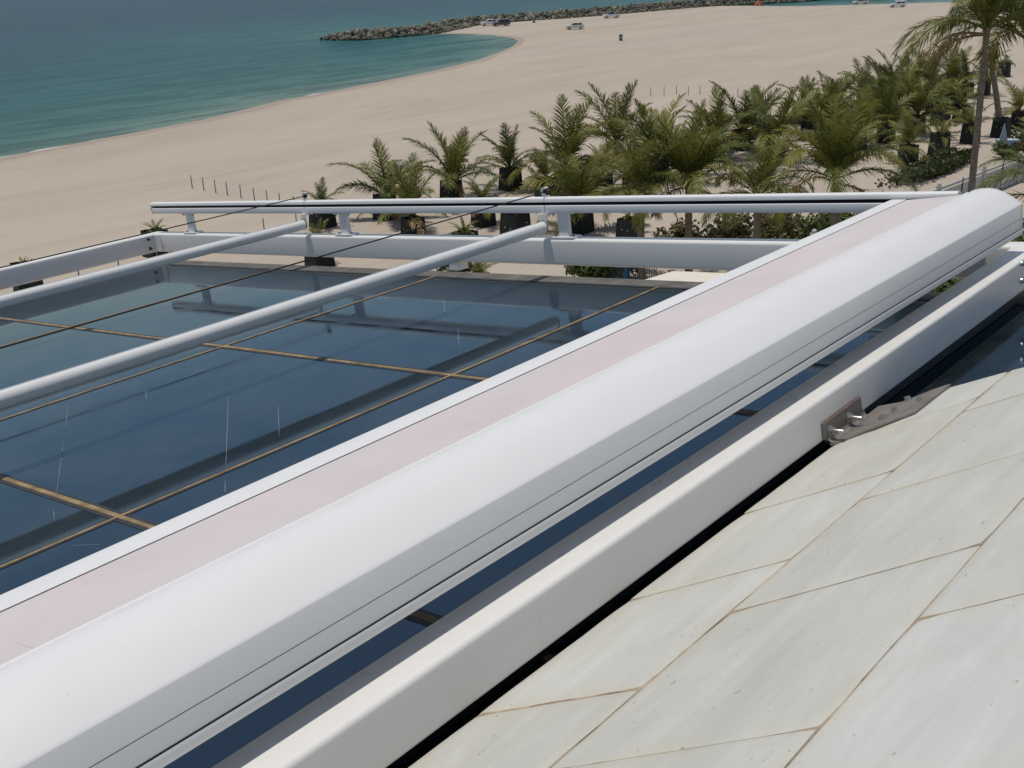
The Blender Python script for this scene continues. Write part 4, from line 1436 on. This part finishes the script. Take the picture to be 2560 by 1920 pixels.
def build_breakwater():
    px = [(806, 98.5), (850, 100), (900, 99.5), (1000, 92.5), (1110, 81), (1200, 62), (1300, 53.5), (1400, 47), (1500, 39.5), (1600, 30.5), (1700, 22), (1800, 14.2), (1900, 10.5), (2000, 4.0), (2100, -2.5), (2300, -13)]
    line = [at(x, y) for x, y in px]
    t = thing('breakwater', line[0], 'long rubble rock breakwater running out into the sea', 'breakwater')
    rocks = [rock_mesh(i) for i in range(8)]
    rng = random.Random(9)
    spots, acc = [], 0.0
    for a, b in zip(line[:-1], line[1:]):
        d = b - a
        L = d.length
        u = d / L
        nr = Vector((-u.y, u.x, 0))
        if nr.dot(a) < 0: nr = -nr
        s = 0.0
        while s < L:
            taper = min(1.0, 0.25 + acc / 14.0)
            for w in (0.0, 1.0, 2.1, 3.2, 4.4, 5.7):
                hgt = taper * 1.75 * (1 - abs(w - 3.0) / 3.3)
                r = rng.uniform(.48, .95) * (0.75 + .25 * taper)
                p = a + u * (s + rng.uniform(-.5, .5)) + nr * (w * (.45 + .55 * taper) + rng.uniform(-.3, .3))
                p.z = max(-.05, hgt + rng.uniform(-.25, .25))
                spots.append((p, r))
            s += 1.15
            acc += 1.15
    vis = sorted(range(len(spots)), key=lambda i: -spots[i][1] / spots[i][0].length + (0.004 if spots[i][0].z < .2 else 0))
    first = set(vis[:300])
    mb = MB()
    for i, (p, r) in enumerate(spots):
        e = (rng.uniform(0, 6.28), rng.uniform(0, 6.28), rng.uniform(0, 6.28))
        if i in first:
            o = bpy.data.objects.new('rock', rocks[i % 8])
            COL.objects.link(o)
            o.parent = t
            o.location = p - line[0]
            o.rotation_euler = e
            o.scale = (r, r, r)
        else:
            me = rocks[i % 8]
            M = Matrix.Translation(p) @ Matrix.Rotation(e[2], 4, 'Z') @ Matrix.Rotation(e[0], 4, 'X') @ Matrix.Scale(r, 4)
            mb.add([M @ v.co for v in me.vertices], [tuple(f.vertices) for f in me.polygons])
    o = part('rubble', mesh_of('rubble', mb.v, mb.f), 'rock', t)
    tag(o, kind='stuff')
build_breakwater()
MAT['orange'] = simple('orange_canvas', (0.62, 0.16, 0.05), 0.7, 0, 0.3, 0.1, 4.0)
def build_tent():
    c = at(1897, 13.5)
    t = thing('beach_tent', c, 'small orange beach tent against the breakwater rocks', 'tent', rotz=-.85)
    part('canvas', MB().prism([(-1.25, 0), (1.25, 0), (.75, .95), (0, 1.25), (-.75, .95)], lambda u, w, tt: Vector((u, tt, w)), -.8, .8).mesh('canvas'), 'orange', t, local=True)
    part('door_flap', MB().add([(-.4, -.812, 0), (.4, -.812, 0), (.02, -.812, .95)], [(0, 1, 2)]).mesh('door_flap'), 'canvas', t, local=True)
build_tent()

# ------------------------------------------------------------------ cars
MAT['car_glass'] = simple('car_window', (0.02, 0.024, 0.028), 0.08, 0, 0.5, 0.1)
MAT['tyre'] = simple('tyre', (0.018, 0.018, 0.018), 0.85, 0, 0.2, 0.2)
MAT['rim'] = simple('alloy_rim', (0.45, 0.45, 0.46), 0.35, 0.8, 0.5, 0.1)
MAT['lamp'] = simple('lamp_lens', (0.75, 0.75, 0.72), 0.15, 0, 0.5, 0.05)
MAT['lamp_red'] = simple('tail_lamp', (0.35, 0.02, 0.02), 0.2, 0, 0.5, 0.05)
def car_paint(name, col):
    m = simple(name, col, 0.3, 0.0, 0.5, 0.04)
    m.node_tree.nodes['Principled BSDF'].inputs['Coat Weight'].default_value = 0.6
    return m
MAT['car_silver'] = car_paint('silver_beige_paint', (0.62, 0.61, 0.54))
MAT['car_white'] = car_paint('white_car_paint', (0.72, 0.72, 0.71))
MAT['car_dark'] = car_paint('dark_car_paint', (0.035, 0.042, 0.040))
def car(label, x, y, paint, kind, head, roof_paint=None, group=None):
    c = at(x, y)
    t = thing('parked_car', c, label, 'car', group, rotz=head)
    L, w = 4.55, .90
    ex = lambda u, v, tt: Vector((u, tt, v))
    body = [(-2.25, .34), (-1.75, .30), (1.75, .30), (2.24, .36), (2.28, .70), (2.18, .88), (1.25, 1.02), (-2.18, 1.06), (-2.28, .80)]
    m = MB().prism(body, ex, -w, w)
    bo = part('body', m.mesh('body', 30), paint, t, local=True)
    if kind == 'suv':
        cab = [(-2.10, 1.05), (1.15, 1.00), (.45, 1.52), (.15, 1.62), (-1.30, 1.66), (-1.80, 1.58)]
    elif kind == 'boxy':
        cab = [(-2.15, 1.05), (.95, 1.02), (.62, 1.66), (.45, 1.74), (-2.0, 1.76), (-2.12, 1.70)]
    else:
        cab = [(-.55, 1.05), (1.10, 1.00), (.50, 1.55), (.2, 1.66), (-.35, 1.66), (-.5, 1.60)]
    vs_ = []
    for s in (-1, 1):
        for u, v in cab:
            k = (v - 1.0) / .7
            vs_.append((u, s * (w - .02 - .14 * k), v))
    n = len(cab)
    m = MB().add(vs_, [(i, (i + 1) % n, n + (i + 1) % n, n + i) for i in range(n)] + [tuple(range(n))[::-1], tuple(range(n, 2 * n))])
    cb = part('cabin', m.mesh('cabin', 30), roof_paint or paint, t, local=True)
    x0, x1 = (cab[-1][0] + .10 if kind != 'pickup' else -.42), .42
    mids = [x0, (x0 + x1) / 2 - .1, x1 + .35] if kind != 'pickup' else [x0, x1 + .40]
    for s in (-1, 1):
        for a, b in zip(mids[:-1], mids[1:]):
            q = []
            for u, v in ((a + .05, 1.10), (b - .05, 1.10), (min(b - .05, .50), 1.50), (a + .10, 1.54)):
                k = (v - 1.0) / .7
                q.append((u, s * (w - .02 - .14 * k + .006), v))
            part('side_window', MB().add(q, [(0, 1, 2, 3)]).mesh('side_window'), 'car_glass', cb, local=True)
    f0, f1 = cab[1], cab[2]
    q = []
    for k, s in ((.15, -1), (.15, 1), (.9, 1), (.9, -1)):
        u, v = f0[0] + (f1[0] - f0[0]) * k + .012, f0[1] + (f1[1] - f0[1]) * k + .01
        q.append((u, s * (w - .14 - .14 * (v - 1) / .7), v))
    part('windscreen', MB().add(q, [(0, 1, 2, 3)]).mesh('windscreen'), 'car_glass', cb, local=True)
    if kind == 'pickup':
        part('load_bed', MB().box((-2.15, -w + .08, 1.061), (-.60, w - .08, 1.066)).mesh('load_bed'), 'black', bo, local=True)
    for s in (-1, 1):
        part('headlight', MB().box((2.20, s * .62 - .17, .68), (2.285, s * .62 + .17, .84)).mesh('headlight'), 'lamp', t, local=True)
        part('tail_light', MB().box((-2.295, s * .72 - .10, .78), (-2.24, s * .72 + .10, 1.0)).mesh('tail_light'), 'lamp_red', t, local=True)
        for u in (-1.38, 1.40):
            wh = part('wheel', MB().tube([(u, s * (w - .20), .36), (u, s * (w - .03), .36), (u, s * (w + .02), .36)], [.36, .36, .32], 18).mesh('wheel', 40), 'tyre', t, local=True)
            part('rim', MB().tube([(u, s * (w + .005), .36), (u, s * (w + .028), .36)], .21, 12).mesh('rim', 40), 'rim', wh, local=True)
HL = math.atan2(.762, -.647)
car('pale silver sport utility car standing alone on the open sand', 1437, 73.5, 'car_silver', 'suv', HL + .04)
car('white sport utility car nose to tail with a dark one by the breakwater', 1223, 64, 'car_white', 'suv', HL + .25)
car('dark green sport utility car parked behind the white one by the breakwater', 1253, 65, 'car_dark', 'boxy', HL + .3)
car('white and dark open off road car at the foot of the breakwater', 1528, 45, 'car_white', 'pickup', HL + .2, 'car_dark')
car('light pickup car with dark cab at the water edge beyond the sand', 2151, 11, 'car_silver', 'pickup', HL, 'car_dark')
car('white boxy four wheel drive car on the sand near the far water', 2243, 18, 'car_white', 'boxy', HL)
